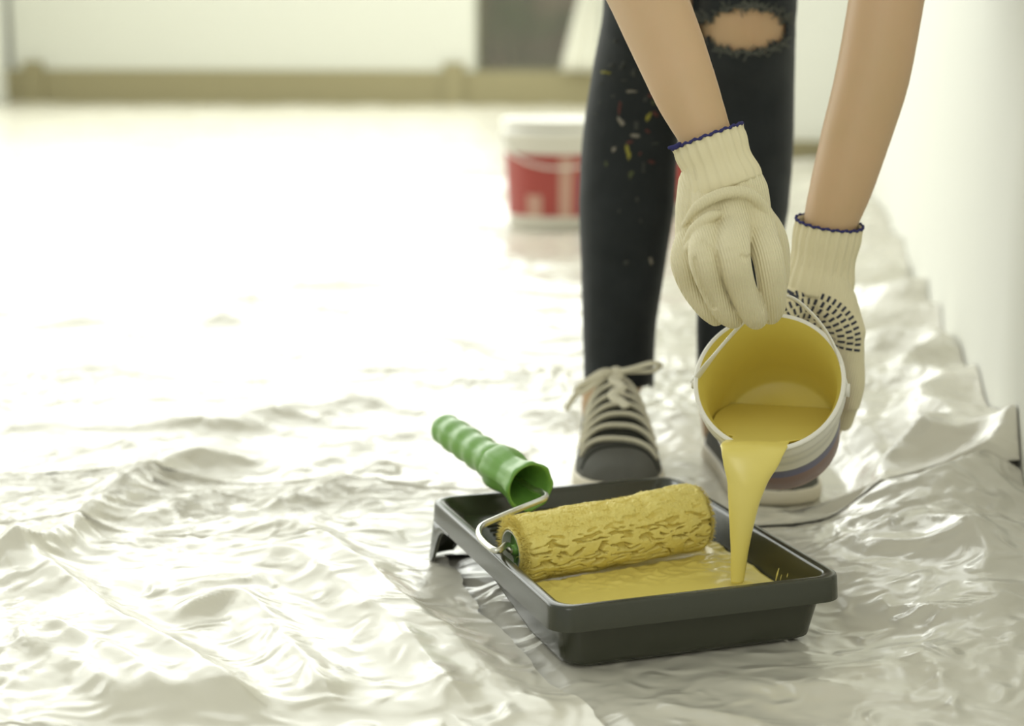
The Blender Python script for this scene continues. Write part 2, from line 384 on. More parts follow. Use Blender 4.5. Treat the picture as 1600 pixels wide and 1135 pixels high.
SHOES = [((0.122, 1.987), 0.0), ((0.290, 1.955), 0.0)]
def keepout(X, Y):
    """0 where things press the sheet flat"""
    du = (X-TA[0])*E1[0]+(Y-TA[1])*E1[1]; dv = (X-TA[0])*E2[0]+(Y-TA[1])*E2[1]
    ox = np.maximum(np.maximum(-du, du-TW), 0); oy = np.maximum(np.maximum(-dv, dv-TL), 0)
    k = sstep(0.0, 0.10, np.hypot(ox, oy))
    for q0 in ((872, 352), (1040, 330)):
        c_ = P(*q0, z=0.004); k = k*sstep(0.17, 0.30, np.hypot(X-c_[0], Y-c_[1]))
    for (cx, cy), a in SHOES:
        q = np.sqrt(((X-cx)/0.088)**2+((Y-cy)/0.170)**2); k = k*sstep(1.0, 1.6, q)
    return k
_fr = np.random.RandomState(19)
def random_folds():
    out = []
    for k in range(150):
        Y = 1.15+_fr.rand()**1.5*5.0; X = _fr.uniform(-0.36*Y-0.15, 0.30*Y+0.1)
        near = 1-sstep(1.5, 2.6, Y)
        ang = (math.radians(-48) if X < 0.1 else math.radians(-15))*near+_fr.normal(0, .38)
        sc_f = (0.55+0.28*Y); L_ = _fr.uniform(.14, .42)*sc_f; cur = _fr.normal(0, 1.6)
        pts = []; p = np.array([X, Y])
        for i in range(7):
            pts.append(p.copy()); p = p+np.array([math.cos(ang), math.sin(ang)])*L_/6; ang += cur*L_/6+_fr.normal(0, .10)
        out.append((catmull(pts, 14), _fr.uniform(.0025, .0065)*sc_f*((0.35 if X < 0.05 else 0.8)*near+(1-near)), _fr.uniform(.008, .017)*sc_f, _fr.uniform(.014, .040)*sc_f))
    return out
FOLDS3 = FOLDS3+random_folds()
def height(X, Y):
    w1 = perlin(X*1.7, Y*1.7, 1); w2 = perlin(X*1.7+9, Y*1.7, 2)
    xs = X+0.16*w1; ys = Y+0.16*w2
    far = sstep(1.6, 3.2, Y)
    h = 0.012*ridged(xs*1.6, ys*3.4, 5, 2.0)*far
    h += 0.004*(1+perlin(xs*3, ys*4.5, 6))
    patch = sstep(-0.10, 0.40, perlin(X*3.1, Y*3.1, 8))
    x2 = X+0.03*perlin(X*9, Y*9, 11); y2 = Y+0.03*perlin(X*9, Y*9, 12)
    patch = patch*(1-0.35*(1-sstep(1.55, 2.0, Y)))
    h += 0.0016*ridged(x2*13+y2*9, y2*15-x2*4, 13, 1.1)*(0.2+0.8*patch)
    h += 0.0036*ridged(x2*30-y2*9, y2*26+x2*14, 14, 1.0)*(0.15+0.85*patch)
    h += 0.0017*ridged(x2*58+y2*22, y2*52-x2*17, 15, 1.0)*(0.15+0.85*patch)
    for C, a, wf, wb in FOLDS3:
        mg = 0.03+3*max(wf, wb)
        lo = C.min(0)-mg; hi = C.max(0)+mg
        m = (X > lo[0]) & (X < hi[0]) & (Y > lo[1]) & (Y < hi[1])
        if not m.any(): continue
        xm, ym = X[m]+0.008*perlin(X[m]*9, Y[m]*9, 21), Y[m]+0.008*perlin(X[m]*9, Y[m]*9, 22)
        d, s, t = polydist(xm, ym, C)
        wd = np.where(s < 0, wf, wb)
        h[m] += a*np.exp(-(d/wd)**1.35)*sstep(0, .2, t)*sstep(1, .8, t)*(0.92+0.16*perlin(xm*14, ym*14, 23))
    k = keepout(X, Y)
    h = h*k
    u = X*RU[0]+Y*RU[1]   # bunched up along the right wall
    e = sstep(0.30, 0.0, UW-u)*k
    h += e*(0.030+0.05*ridged(u*5, Y*4.0, 31, 1.4)*sstep(1.3, 1.8, Y))*sstep(1.0, 1.6, Y)
    return h+0.001
def spaced(a, b, f0, f1, step, grow, maxs=0.12):
    """coordinates from a to b, fine between f0 and f1"""
    mid = list(np.arange(f0, f1+1e-9, step)); lo = []; x = f0; s = step
    while x > a: s = min(s*grow, maxs); x -= s; lo.append(max(x, a))
    hi = []; x = mid[-1]; s = step
    while x < b: s = min(s*grow, maxs); x += s; hi.append(min(x, b))
    return np.array(lo[::-1]+mid+hi)
# edge of the milky sheet: up past the left side of the tray, under it, then across to the right wall
edge_px = [(985, 1215), (925, 1140), (862, 1078), (805, 1012), (748, 962), (712, 897), (690, 872)]
EDG = [np.array(uv_of(P(*q, z=0.0))) for q in edge_px]
EDG += [np.array(uv_of(tr(0.03, 0.335))), np.array(uv_of(tr(0.15, 0.352))), np.array(uv_of(tr(0.27, 0.335)))]
p_ = EDG[-1]; EDG += [np.array([UW-0.06, p_[1]+0.10])]
EDG = np.array(EDG); EDG[:, 1] = np.maximum.accumulate(EDG[:, 1]+np.arange(len(EDG))*1e-3)
vrow = spaced(-0.4, VF-0.04, 1.12, 2.35, 0.0045, 1.028, 0.10)
vrow = np.unique(np.concatenate([vrow[(vrow < VJ-0.08) | (vrow > VJ-0.03)], [VJ-0.08, VJ-0.055, VJ-0.045]]))
def edge_u(v):
    e = np.interp(v, EDG[:, 1], EDG[:, 0], left=EDG[0, 0]+0.05, right=UW-0.002)
    return e
eu = np.where(vrow > EDG[-1, 1], UW-0.002, edge_u(vrow))
# beyond the projecting wall the sheet stops at its corner
eu = np.where(vrow > VJ-0.05, UJ-0.04, eu)
eu += 0.004*perlin(vrow*40, vrow*0+3.3, 2)*(vrow < EDG[-1, 1])
dd = -spaced(-(UW-UL-0.1), 0, -1.25, 0, 0.0050, 1.03, 0.12)[::-1]
dd = np.unique(np.clip(dd, 0, None))
Ug = np.maximum(eu[:, None]-dd[None, :], UL+0.02); Vg = np.repeat(vrow[:, None], len(dd), 1)
Xg = Ug*RU[0]+Vg*RV[0]; Yg = Ug*RU[1]+Vg*RV[1]
Z = height(Xg, Yg)
fr = (Vg < EDG[-1, 1]+0.02)
Z = Z+0.0012+fr*(Ug < 0.0)*(Vg < 1.62)*0.006*np.exp(-dd[None, :]/0.014)*keepout(Xg, Yg)
ms = mkgrid('plastic_sheet', np.stack([Xg, Yg, Z], -1).reshape(-1, 3), len(vrow), len(dd), M_milk)
tag(ms, 'milky white plastic dust sheet, wrinkled, spread over the floor beside the tray', 'plastic sheet')
# clear sheet in front of and beside the tray
vr2 = spaced(-0.4, 1.90, 1.12, 1.90, 0.0045, 1.05, 0.08); ur2 = spaced(-0.75, UW-0.001, -0.30, UW-0.001, 0.0045, 1.05, 0.08)
Vg, Ug = np.meshgrid(vr2, ur2, indexing='ij'); Xg = Ug*RU[0]+Vg*RV[0]; Yg = Ug*RU[1]+Vg*RV[1]
ed = np.interp(Vg, EDG[:, 1], EDG[:, 0], left=EDG[0, 0]+0.05, right=UW)
under = np.maximum(sstep(0.035, 0.005, Ug-ed), sstep(EDG[-1, 1]-0.045, EDG[-1, 1]-0.01, Vg))
deep = np.maximum(sstep(-0.01, -0.06, Ug-ed), sstep(EDG[-1, 1]-0.01, EDG[-1, 1]+0.03, Vg))
hc = height(Xg, Yg)
Z = hc-0.0045*under-deep*(0.0045+0.35*hc)
cs = mkgrid('clear_plastic_sheet', np.stack([Xg, Yg, Z], -1).reshape(-1, 3), len(vr2), len(ur2), M_clear)
tag(cs, 'greyish clear plastic sheet under the front and right side of the tray', 'plastic sheet')

# ------------------------------------------------------------------ paint tray
def rrect(inset, r, n=10, cw=TW, cl=TL):
    """rounded rectangle loop in tray (u,v)"""
    pts = []; r = max(r, 0.002)
    for cx, cy, a0 in ((cw-inset-r, inset+r, -90), (cw-inset-r, cl-inset-r, 0), (inset+r, cl-inset-r, 90), (inset+r, inset+r, 180)):
        for k in range(n+1):
            a = math.radians(a0+90*k/n); pts.append((cx+r*math.cos(a), cy+r*math.sin(a)))
    out = []          # subdivide straights so the floor can bend
    m = len(pts)
    for i in range(m):
        a = np.array(pts[i]); b = np.array(pts[(i+1) % m]); out.append(a)
        if i % (n+1) == n:
            for k in range(1, 24): out.append(a+(b-a)*k/24)
    return np.array(out)
def ramp(v): return 0.005+0.040*np.clip((v-0.105)/0.235, 0, 1)
def loops(specs):
    V = []; F = []; m = None
    for ins, r, zf in specs:
        L_ = rrect(ins, r); m = len(L_)
        for (u, v) in L_: V.append(tr(u, v, zf(u, v) if callable(zf) else zf))
    for i in range(len(specs)-1):
        for j in range(m): F.append((i*m+j, i*m+(j+1) % m, (i+1)*m+(j+1) % m, (i+1)*m+j))
    return V, F, m
tray = empty('paint_tray', tuple(tr(TW/2, TL/2)))
tag(tray, 'black plastic paint tray with yellow paint in its well', 'paint tray')
SK = 0.021
flo = lambda f: (lambda u, v: (1-f)*(TZ-0.003)+f*ramp(v))
inn = [(-0.0012, .021, TZ-SK), (0.0, .020, TZ-0.0025), (0.0009, .019, TZ-0.0006), (0.0025, .018, TZ), (0.0075, .016, TZ), (0.0095, .0155, TZ-0.0008), (0.0105, .015, TZ-0.003)]
inn += [(0.0105+0.013*f, .015+.004*f, flo(f)) for f in (0.15, 0.35, 0.6, 0.8, 0.92)]
inn += [(0.026, .021, flo(0.985)), (0.031, .02, flo(1.0))]
inn += [(x, max(.02-x*.1, .004), flo(1.0)) for x in (.04, .055, .075, .10, .125)]
V, F, m = loops(inn); last = (len(inn)-1)*m; F.append(tuple(last+j for j in range(m)))
mk('tray_basin', V, F, M_black, tray)
out = [(0.0012, .020, TZ-SK), (0.0028, .019, TZ-0.0035), (0.0085, .016, TZ-0.0035)]
bo = lambda f: (lambda u, v: (1-f)*(TZ-0.006)+f*(np.maximum(ramp(v)-0.004, 0.0012)))
out += [(0.0085+0.009*f, .017+.003*f, bo(f)) for f in (0.0, 0.3, 0.6, 0.88, 0.96)]+[(0.0205, .021, bo(1.0)), (0.03, .02, bo(1.0)), (.06, .012, bo(1.0)), (.125, .004, bo(1.0))]
V, F, m = loops([(-0.0012, .021, TZ-SK)]+out); last = len(out)*m; F.append(tuple(last+j for j in range(m-1, -1, -1)))
mk('tray_underside', V, [f[::-1] for f in F], M_black, tray)
def tray_leg(mirror):
    """corner leg hanging from the skirt at the shallow end: follows the rounded corner, flares out, arched at both sides"""
    n = 33; ts_ = np.linspace(-.064, .064, n)
    def walk(t, ins):       # point at arc length t from the middle of the corner arc
        r_ = .021-ins; half = r_*math.pi/4
        cx, cy = ins+r_, TL-ins-r_
        if abs(t) <= half: a = math.radians(135)+t/r_; return cx+r_*math.cos(a), cy+r_*math.sin(a)
        e = abs(t)-half
        return (ins, cy-e) if t > 0 else (cx+e, TL-ins)
    def bot(t):
        a = abs(t); return float(np.interp(a, [0, .027, .0285, .031, .035, .041, .050, .064], [.0015, .0015, .010, .020, .0295, .0355, .0385, TZ-SK]))
    V = []; F = []
    for lay in (0, 1):
        for t in ts_:
            b_ = bot(t)
            for f in (0, .33, .66, 1):
                z = (TZ-SK+.0015)*(1-f)+b_*f; k = (TZ-SK+.0015-z)/TZ
                u, v = walk(t, -.0016-.007*k+lay*.0026)
                V.append(tr(TW-u if mirror else u, v, z))
    m_ = n*4
    for i in range(n-1):
        for j in range(3):
            a = i*4+j; F.append((a, a+1, a+5, a+4)); F.append((m_+a, m_+a+4, m_+a+5, m_+a+1))
        for j in (0, 3): a = i*4+j; F.append((a, a+4, m_+a+4, m_+a))
    return V, F
for mi in (False, True): mk('leg', *tray_leg(mi), M_black, tray, True)
for k in range(9):      # roller ridges pressed into the ramp
    v = 0.262+0.009*k; c = [tr(u, v, float(ramp(v))+0.0006) for u in np.linspace(0.045, TW-0.045, 12)]
    if v < 0.325: mk('ramp_ridge', *tube(c, 0.0016, seg=6), M_black, tray)

# pool of paint in the well
PZ = 0.030+TA[2]
nu, nv = 110, 130
uu, vv = np.meshgrid(np.linspace(0, 1, nu), np.linspace(0, 1, nv), indexing='ij')
rz = PZ-TA[2]; zr = 0.0105+0.013*((TZ-0.003-rz)/(TZ-0.003-0.005)); vend = 0.105+0.235*(rz-0.005)/0.040
ins = zr+0.0026
v_ = ins+(vend-0.001-ins)*vv
half = (TW/2-ins)-0.0005-0.020*(1-sstep(0, 0.030, v_-ins))**2-0.002*(1-np.clip((vend-v_)/0.08, 0, 1))
u_ = TW/2+(uu*2-1)*half
sd = np.hypot(u_-0.205, v_-0.083)
zz = PZ+0.0008*np.exp(-(sd/0.012)**2)*np.cos(sd*500)+0.0012*np.exp(-((sd-0.018)/0.006)**2)
zz = zz+sstep(0.10, 0.145, v_)*(0.0016*ridged(u_*60+v_*12, v_*70-u_*10, 41, 1.5)+0.0020*ridged(u_*30, v_*24, 42, 2.0))
px_, py_ = TA[0]+E1[0]*u_+E2[0]*v_, TA[1]+E1[1]*u_+E2[1]*v_
base = ramp(v_)+TA[2]+0.0007
qx_ = np.maximum(0, 0.036-np.minimum(u_, TW-u_)); qy_ = np.maximum(0, 0.036-v_); wall_d = 0.036-np.hypot(qx_, qy_)   # distance in from the rounded rim
wf_ = np.interp(wall_d, [.0105, .0225, .026, .031], [0, .92, .985, 1.0])
base = np.maximum(base, (1-wf_)*(TZ-0.003)+wf_*ramp(v_)+TA[2]+0.0020)
_L, _R = P(801, 860, z=0.0590), P(1093, 808, z=0.0655); _ax = norm(_R-_L)
dx_, dy_ = px_-_L[0], py_-_L[1]; al = dx_*_ax[0]+dy_*_ax[1]; pd = np.abs(-dx_*_ax[1]+dy_*_ax[0]); rm = 0.0352
inr = (pd < rm) & (al > -0.008) & (al < np.linalg.norm(_R-_L)+0.008)
zz = np.where(inr, np.minimum(zz, _L[2]+al*_ax[2]-np.sqrt(np.clip(rm*rm-pd*pd, 0, 1))-0.0006), zz)
bot = np.minimum(base, PZ+0.004); top = np.maximum(zz, bot+0.0005)
tp = np.stack([px_, py_, top], -1); bt = np.stack([px_, py_, bot], -1)
n_ = nu*nv; idx = np.arange(n_).reshape(nu, nv); F = []
for i in range(nu-1):
    for j in range(nv-1):
        a, b, c, d = idx[i, j], idx[i+1, j], idx[i+1, j+1], idx[i, j+1]; F.append((a, b, c, d)); F.append((n_+a, n_+d, n_+c, n_+b))
rim_ = list(idx[:, 0])+list(idx[-1, 1:])+list(idx[-2::-1, -1])+list(idx[0, -2:0:-1])
for i in range(len(rim_)): a, b = rim_[i], rim_[(i+1) % len(rim_)]; F.append((a, n_+a, n_+b, b))
pool = mk('paint_pool', np.concatenate([tp.reshape(-1, 3), bt.reshape(-1, 3)]), F, M_paint)
tag(pool, 'glossy yellow paint pooled in the well of the black tray', 'paint')

# ------------------------------------------------------------------ paint roller
RL = P(801, 860, z=0.0590); RRt = P(1093, 808, z=0.0655); RAX = norm(RRt-RL); RLEN = np.linalg.norm(RRt-RL)
rol = empty('paint_roller', tuple(np.array([*(RL+RRt)[:2]/2, 0.024])))
tag(rol, 'paint roller with yellow soaked fluffy sleeve and green handle, lying in tray', 'paint roller')
B1 = norm(np.cross(RAX, [0, 0, 1.0])); B2 = np.cross(B1, RAX)      # B1 points to the camera side, B2 up
if B1[1] > 0: B1 = -B1
RAD = 0.0300
nl, nt_ = 460, 330
ll, tt = np.meshgrid(np.linspace(0, 1, nl), np.linspace(0, 2*math.pi, nt_, endpoint=False), indexing='ij')
s = ll*RLEN; arc = tt*RAD       # tt=0 camera side, pi/2 up
low = sstep(0.75, 0.05, np.sin(tt-0.05))*sstep(-0.5, 0.2, np.cos(tt))          # camera side, lower: matted clumps
per = lambda f, g, sd, sk: perlin(s*f+arc*sk, arc*g, sd)
arcp = np.minimum(arc, 2*math.pi*RAD-arc)*np.where(tt < math.pi, 1, -1)        # continuous round the front
wx = s+0.004*perlin(s*70, arcp*70, 51); wy = arcp+0.003*perlin(s*60+4, arcp*90, 52)
st = perlin(wx*70+wy*95, wy*230-wx*30, 53)+0.45*perlin(wx*170+wy*210, wy*430, 54)
crack = sstep(-0.40, -0.08, st)
soft = perlin(wx*60, wy*90, 55)
fuzz = perlin(s*900, arcp*900, 56)*0.00035+perlin(s*350, arcp*350, 57)*0.0004
plate = perlin(wx*45+wy*25, wy*60, 58)
r = RAD+0.0006*soft+fuzz*(1-0.6*low)+low*(0.0064*(crack-0.80)+0.0014*plate)+(1-low)*(0.0011*sstep(0.0, 0.25, plate)+0.0010*(sstep(-0.55, -0.25, st)-1))
r += 0.0022*sstep(0.66, 0.72, ll+0.02*perlin(tt*2, ll*0, 4))*(1-low)*sstep(0.1, 0.6, np.sin(tt))   # fluffier right half on top
endr = np.minimum(ll, 1-ll)*RLEN; r -= 0.009*np.clip(1-endr/0.010, 0, 1)**2
cen = RL[None, None, :]+RAX*(s[..., None])
pts = cen+r[..., None]*(np.cos(tt)[..., None]*B1+np.sin(tt)[..., None]*B2)
slv = mkgrid('sleeve', pts.reshape(-1, 3), nl, nt_, M_nap, rol, closed_v=True)
def ringdisc(c, ax, b1, b2, r0, r1, seg=48, jit=0.0, rows=6, bulge=0.0):
    V = []; F = []
    for i in range(rows+1):
        rr = r0+(r1-r0)*i/rows
        for j in range(seg):
            t = 2*math.pi*j/seg; k = bulge*math.sin(math.pi*i/rows)+jit*random.uniform(-1, 1)
            V.append(c+rr*(math.cos(t)*b1+math.sin(t)*b2)+ax*k)
    for i in range(rows):
        for j in range(seg): F.append((i*seg+j, i*seg+(j+1) % seg, (i+1)*seg+(j+1) % seg, (i+1)*seg+j))
    return V, F
mk('nap_end', *ringdisc(RL+RAX*0.0005, -RAX, B1, B2, 0.0185, 0.0215, 90, 0.0006, 6, 0.003), M_nap, rol)
mk('nap_end', *ringdisc(RRt-RAX*0.0005, RAX, B1, B2, 0.0005, 0.0215, 90, 0.0008, 8, 0.003), M_nap, rol)
# loose fibres on the crown and at the ends
V = []; F = []
def fibre(p, d, L_, w_):
    d = norm(d); a = norm(np.cross(d, [0.3, 0.2, 0.9])); b = np.cross(d, a); i = len(V)
    V.extend([p+a*w_, p-a*w_*.5+b*w_*.8, p-a*w_*.5-b*w_*.8, p+d*L_]); F.extend([(i, i+1, i+3), (i+1, i+2, i+3), (i+2, i, i+3)])
for k in range(8000):
    t = random.uniform(0.35, 3.0) if k % 3 else random.uniform(-0.25, 3.4); l = random.random()*RLEN
    n = math.cos(t)*B1+math.sin(t)*B2; fibre(RL+RAX*l+n*(RAD-0.0002), n+0.5*rng.randn(3)*0.6, random.uniform(.0008, .0022), .00022)
for k in range(2600):
    t = random.uniform(0, 6.28); n = math.cos(t)*B1+math.sin(t)*B2
    e = random.choice((0, 1)); c = RL if e == 0 else RRt; ax = -RAX if e == 0 else RAX; rr = random.uniform(0.020, 0.030)
    if (c+n*rr)[2] < 0.044: continue
    fibre(c+n*rr-ax*0.0035*(rr/0.03)**4, ax*random.uniform(.2, 1)+n*random.uniform(0, 1.0)+0.3*rng.randn(3), random.uniform(.002, .0045)*(1.8 if e == 0 and n[2] > -.2 else 1), .0004)
fo = mk('nap_fibres', V, F, M_nap, rol, False); fo['kind'] = 'stuff'
mk('core_tube', *join([tube([RL-RAX*0.002, RL+RAX*0.02], 0.0185, seg=40, caps=False), tube([RL-RAX*0.002, RL+RAX*0.02], 0.0172, seg=40, caps=False), ringdisc(RL-RAX*0.002, -RAX, B1, B2, 0.0172, 0.0185, 40, 0, 1)]), M_core, rol)
capo = mk('end_cap', *join([tube([RL+RAX*0.006, RL+RAX*0.012], 0.0171, seg=36, dome=False), tube([RL+RAX*0.006, RL-RAX*0.001], [0.0060, 0.0045], seg=20, dome=False)]+[tube([RL+RAX*0.0055+0.006*(math.cos(a)*B1+math.sin(a)*B2), RL+RAX*0.0055+0.0165*(math.cos(a)*B1+math.sin(a)*B2)], 0.0012, seg=6) for a in np.linspace(0, 2*math.pi, 6, endpoint=False)]), M_green, rol)
HM, HE = P(829, 762, z=0.0905), P(693, 669, z=0.108); HD = norm(HE-HM)
rodpts = [RL+RAX*0.02, RL-RAX*0.001, RL-RAX*0.006+np.array([0, 0, .006]), P(779, 861, z=0.0705), P(764, 855, z=0.0715), P(749, 838, z=0.0725), P(752, 823, z=0.074), P(775, 811, z=0.077), P(815, 794, z=0.082), P(845, 782, z=0.0875), P(853, 776, z=0.0895), P(846, 769, z=0.0905), HM-HD*0.002, HM+HD*0.05]
mk('rod', *tube(catmull(rodpts, 90), 0.0029, seg=12), M_steel, rol)
HL = np.linalg.norm(HE-HM); HK = 1.18
xs = np.linspace(0, 1, 70)
prof = np.interp(xs, [0, .02, .10, .17, .24, .30, .345, .36, .40, .55, .8, .97, 1.0], [.0205, .0208, .0175, .0165, .0185, .0192, .0185, .0150, .0152, .0148, .0146, .0142, .0120])
prof = prof+np.where((xs > .37) & (xs < .95), 0.0007*np.sin((xs-.37)/.58*2*math.pi*4.0), 0)
prof = prof*HK; pth = HM[None]+np.outer(xs*HL, HD)
mod = lambda f, th: 1.0+(0.035*np.cos(8*th) if f < .35 else 0.0)+0*th
hv, hf = tube(pth, prof, seg=40, caps=False, mod=mod)
# flat far end and hollow mouth
n0 = len(hv); hv = list(hv); e0 = (len(xs)-1)*40
hf.append(tuple(e0+j for j in range(40)))
ip, if_ = tube(HM[None]+np.outer(np.linspace(0, .34, 12)*HL, HD), np.interp(np.linspace(0, .34, 12), [0, .1, .34], [.0186*HK, .0150*HK, .0095*HK]), seg=40, caps=False)
o0 = len(hv); hv.extend(ip); hf.extend([tuple(i+o0 for i in q)[::-1] for q in if_]); hf.append(tuple(o0+11*40+j for j in range(40)))
hf.extend([(j, o0+j, o0+(j+1) % 40, (j+1) % 40) for j in range(40)])
mk('handle', hv, hf, M_green, rol)

# ------------------------------------------------------------------ tub being emptied
BC = np.array([0.2320, 1.522, 0.2062]); be, ba = math.radians(35), math.radians(15); BL, BR, BRB = 0.130, 0.0672, 0.0575
BN = np.array([-math.sin(ba)*math.cos(be), -math.cos(ba)*math.cos(be), math.sin(be)])
BA = norm(np.cross(BN, [0, 0, 1.0])); BU = np.cross(BA, BN)         # BA sideways, BU up in the rim plane
if BA[0] < 0: BA = -BA
if BU[2] < 0: BU = -BU
BB = BC-BN*BL
def bpt(t, a, r): return BB+BN*(t*BL)+r*(math.cos(a)*BA+math.sin(a)*BU)
tub = empty('paint_tub', tuple(BB)); tag(tub, 'white plastic tub with blue and red band, tipped to pour yellow paint', 'paint tub')
def lathe(prof, seg=72):
    V = []; F = []
    for t, r in prof:
        for j in range(seg): V.append(bpt(t, 2*math.pi*j/seg, r))
    for i in range(len(prof)-1):
        for j in range(seg): F.append((i*seg+j, i*seg+(j+1) % seg, (i+1)*seg+(j+1) % seg, (i+1)*seg+j))
    return V, F
ro = lambda t: BRB+(BR-0.0035-BRB)*t
outp = [(-0.001, 0.045), (-0.006, 0.050), (-0.006, 0.0535), (0.0, BRB-.001), (0.02, ro(.02)), (0.2, ro(.2)), (0.4, ro(.4)), (0.6, ro(.6)), (0.80, ro(.80))]
V, F = lathe(outp); F.append(tuple(range(72)))
tb = mk('tub_wall', V, F, M_tub, tub)
at_ = tb.data.attributes.new('height', 'FLOAT', 'POINT'); at_.data.foreach_set('value', [float(p[0]) for p in outp for _ in range(72)])
mk('tub_collar', *lathe([(.80, ro(.8)), (.80, BR-.0012), (.82, BR-.0008), (.83, BR+.0006), (.90, BR+.0002), (.915, BR-.001), (.965, BR-.0008), (.975, BR+.0012), (.993, BR+.0012), (1.0, BR+.0003), (1.002, BR-.0012), (1.0, BR-.0028)]), M_bucket, tub)
inp = [(1.0, BR-.0028), (.985, BR-.0034), (.9, ro(.9)-.0030), (.6, ro(.6)-.0018), (.3, ro(.3)-.0018), (.05, ro(.05)-.0018), (.03, ro(.03)-.005), (.025, 0.03), (.025, 0.004)]
V, F = lathe(inp); F.append(tuple(8*72+j for j in range(72)))
mk('paint_coated_lining', V, [f[::-1] for f in F], M_paintin, tub)
for sgn in (-1, 1):
    c = BC-BN*0.012+BA*sgn*(BR+0.0005)
    mk('handle_lug', *tube([c-BA*sgn*0.001, c+BA*sgn*0.0035], 0.006, seg=18, dome=False), M_bucket, tub)
# strap handle
hp = [BC-BN*0.012-BA*(BR+.003), P(1112, 560, Y=1.510), P(1150, 516, Y=1.5075), P(1187, 482, Y=1.5075), P(1228, 463, Y=1.509), P(1268, 490, Y=1.515), P(1302, 538, Y=1.522), BC-BN*0.012+BA*(BR+.003)]
hpc = catmull(hp, 60)
mk('strap_handle', *tube(hpc, 0.0013, 0.0030, seg=12, ref=BN), M_bucket, tub)

# paint running out: surface in the tub plus falling stream, one liquid
SZ = 0.1585
ts = np.linspace(0.045, 1.0, 40); Ltop = []; Rtop = []
for t in ts:
    c = BB+BN*t*BL; r_ = (ro(t)-0.0026) if t < .88 else min(ro(t)-.0038, BR-.0046)
    sa = (SZ-c[2])/(r_*BU[2]); sa = max(-0.995, min(0.80, sa)); ca = math.sqrt(1-sa*sa)
    lim = c+r_*(sa*BU); Ltop.append(lim-BA*r_*ca); Rtop.append(lim+BA*r_*ca)
K = 13; V = []; F = []
for lay in (0, 1):
    for i in range(len(ts)):
        for k in range(K):
            f = k/(K-1); p = Ltop[i]*(1-f)+Rtop[i]*f; p = np.array(p)
            if lay:
                c = BB+BN*ts[i]*BL; r_ = (ro(ts[i])-0.0026) if ts[i] < .88 else min(ro(ts[i])-.0038, BR-.0046); x_ = (p-c)@BA
                p = c+BA*x_-BU*math.sqrt(max(0, r_*r_-x_*x_))
            V.append(p)
n_ = len(ts)*K
for i in range(len(ts)-1):
    for k in range(K-1):
        a = i*K+k; F.append((a, a+1, a+K+1, a+K)); F.append((n_+a, n_+a+K, n_+a+K+1, n_+a+1))
ring = [k for k in range(K)]+[i*K+K-1 for i in range(1, len(ts))]+[(len(ts)-1)*K+k for k in range(K-2, -1, -1)]+[i*K for i in range(len(ts)-2, 0, -1)]
for i in range(len(ring)): a, b = ring[i], ring[(i+1) % len(ring)]; F.append((a, n_+a, n_+b, b))
slab = (V, F)
sp = [(1183, 88, 1.508, .1566, .0018), (1183, 106, 1.494, .1562, .0026), (1182, 112, 1.484, .1555, .0032), (1180, 103, 1.4745, .1510, .0044), (1177, 86, 1.4690, .139, .0062), (1173, 66, 1.4675, .127, .0088), (1168, 50, 1.465, .108, .0092), (1165, 38, 1.463, .086, .0088), (1163, 29, 1.461, .066, .0078), (1161, 23, 1.459, .043, .0066), (1160, 21, 1.457, .0365, .006)]
spp = np.array([((a-800)/FPX*c*1.02, c, d) for a, b, c, d, e in sp]); n = 70
sc_ = catmull(spp, n); q = np.linspace(0, len(sp)-1, n)
wa = np.interp(q, range(len(sp)), [b*c*1.02/FPX/2 for a, b, c, d, e in sp]); wb = np.interp(q, range(len(sp)), [e for *_, e in sp])
T_ = np.gradient(sc_, axis=0)
V = []; F = []; seg = 28
for i in range(n):
    t = norm(T_[i]); A_ = np.array([1.0, 0, 0]); B_ = norm(np.cross(A_, t))
    for j in range(seg):
        a = 2*math.pi*j/seg; V.append(sc_[i]+A_*wa[i]*math.cos(a)+B_*wb[i]*math.sin(a))
for i in range(n-1):
    for j in range(seg): F.append((i*seg+j, i*seg+(j+1) % seg, (i+1)*seg+(j+1) % seg, (i+1)*seg+j))
F.append(tuple(range(seg-1, -1, -1))); F.append(tuple((n-1)*seg+j for j in range(seg)))
pm = union([slab, (V, F)], 0.0011, 16)
ps = link_mesh('pouring_paint', pm, M_paint)
tag(ps, 'yellow paint flowing from the tipped tub in a tapering stream', 'paint')

# splashes on the inside of the tray's right wall
for (a, b, L_, r_, lb) in ((1215, 898, .011, .0011, 'longest'), (1221, 902, .006, .0007, 'medium length'), (1231, 899, .004, .0007, 'short'), (1285, 899, .002, .0008, 'tiny dot-like')):
    # on the inner face of the side wall, below the rim
    d = P(a, b, Y=1.0)-CP; best = None
    for tq in np.linspace(1.3, 1.9, 900):
        p = CP+d*tq; u = (p-TA)@E1; f = (TZ-0.003-p[2])/(TZ-0.008)
        if u > TW-0.0105-0.013*f-0.0004: best = p; break
    if best is None: continue
    sl = norm(np.array([0, 0, 1.0])+E1*0.25)
    o = mk('paint_drip', *tube([best-sl*L_*.5, best, best+sl*L_*.5], [r_*.7, r_, r_*.5], seg=8), M_paint)
    tag(o, lb+' streak of yellow paint on the inner side wall of the tray', 'paint drip', 'paint streaks on the tray wall')

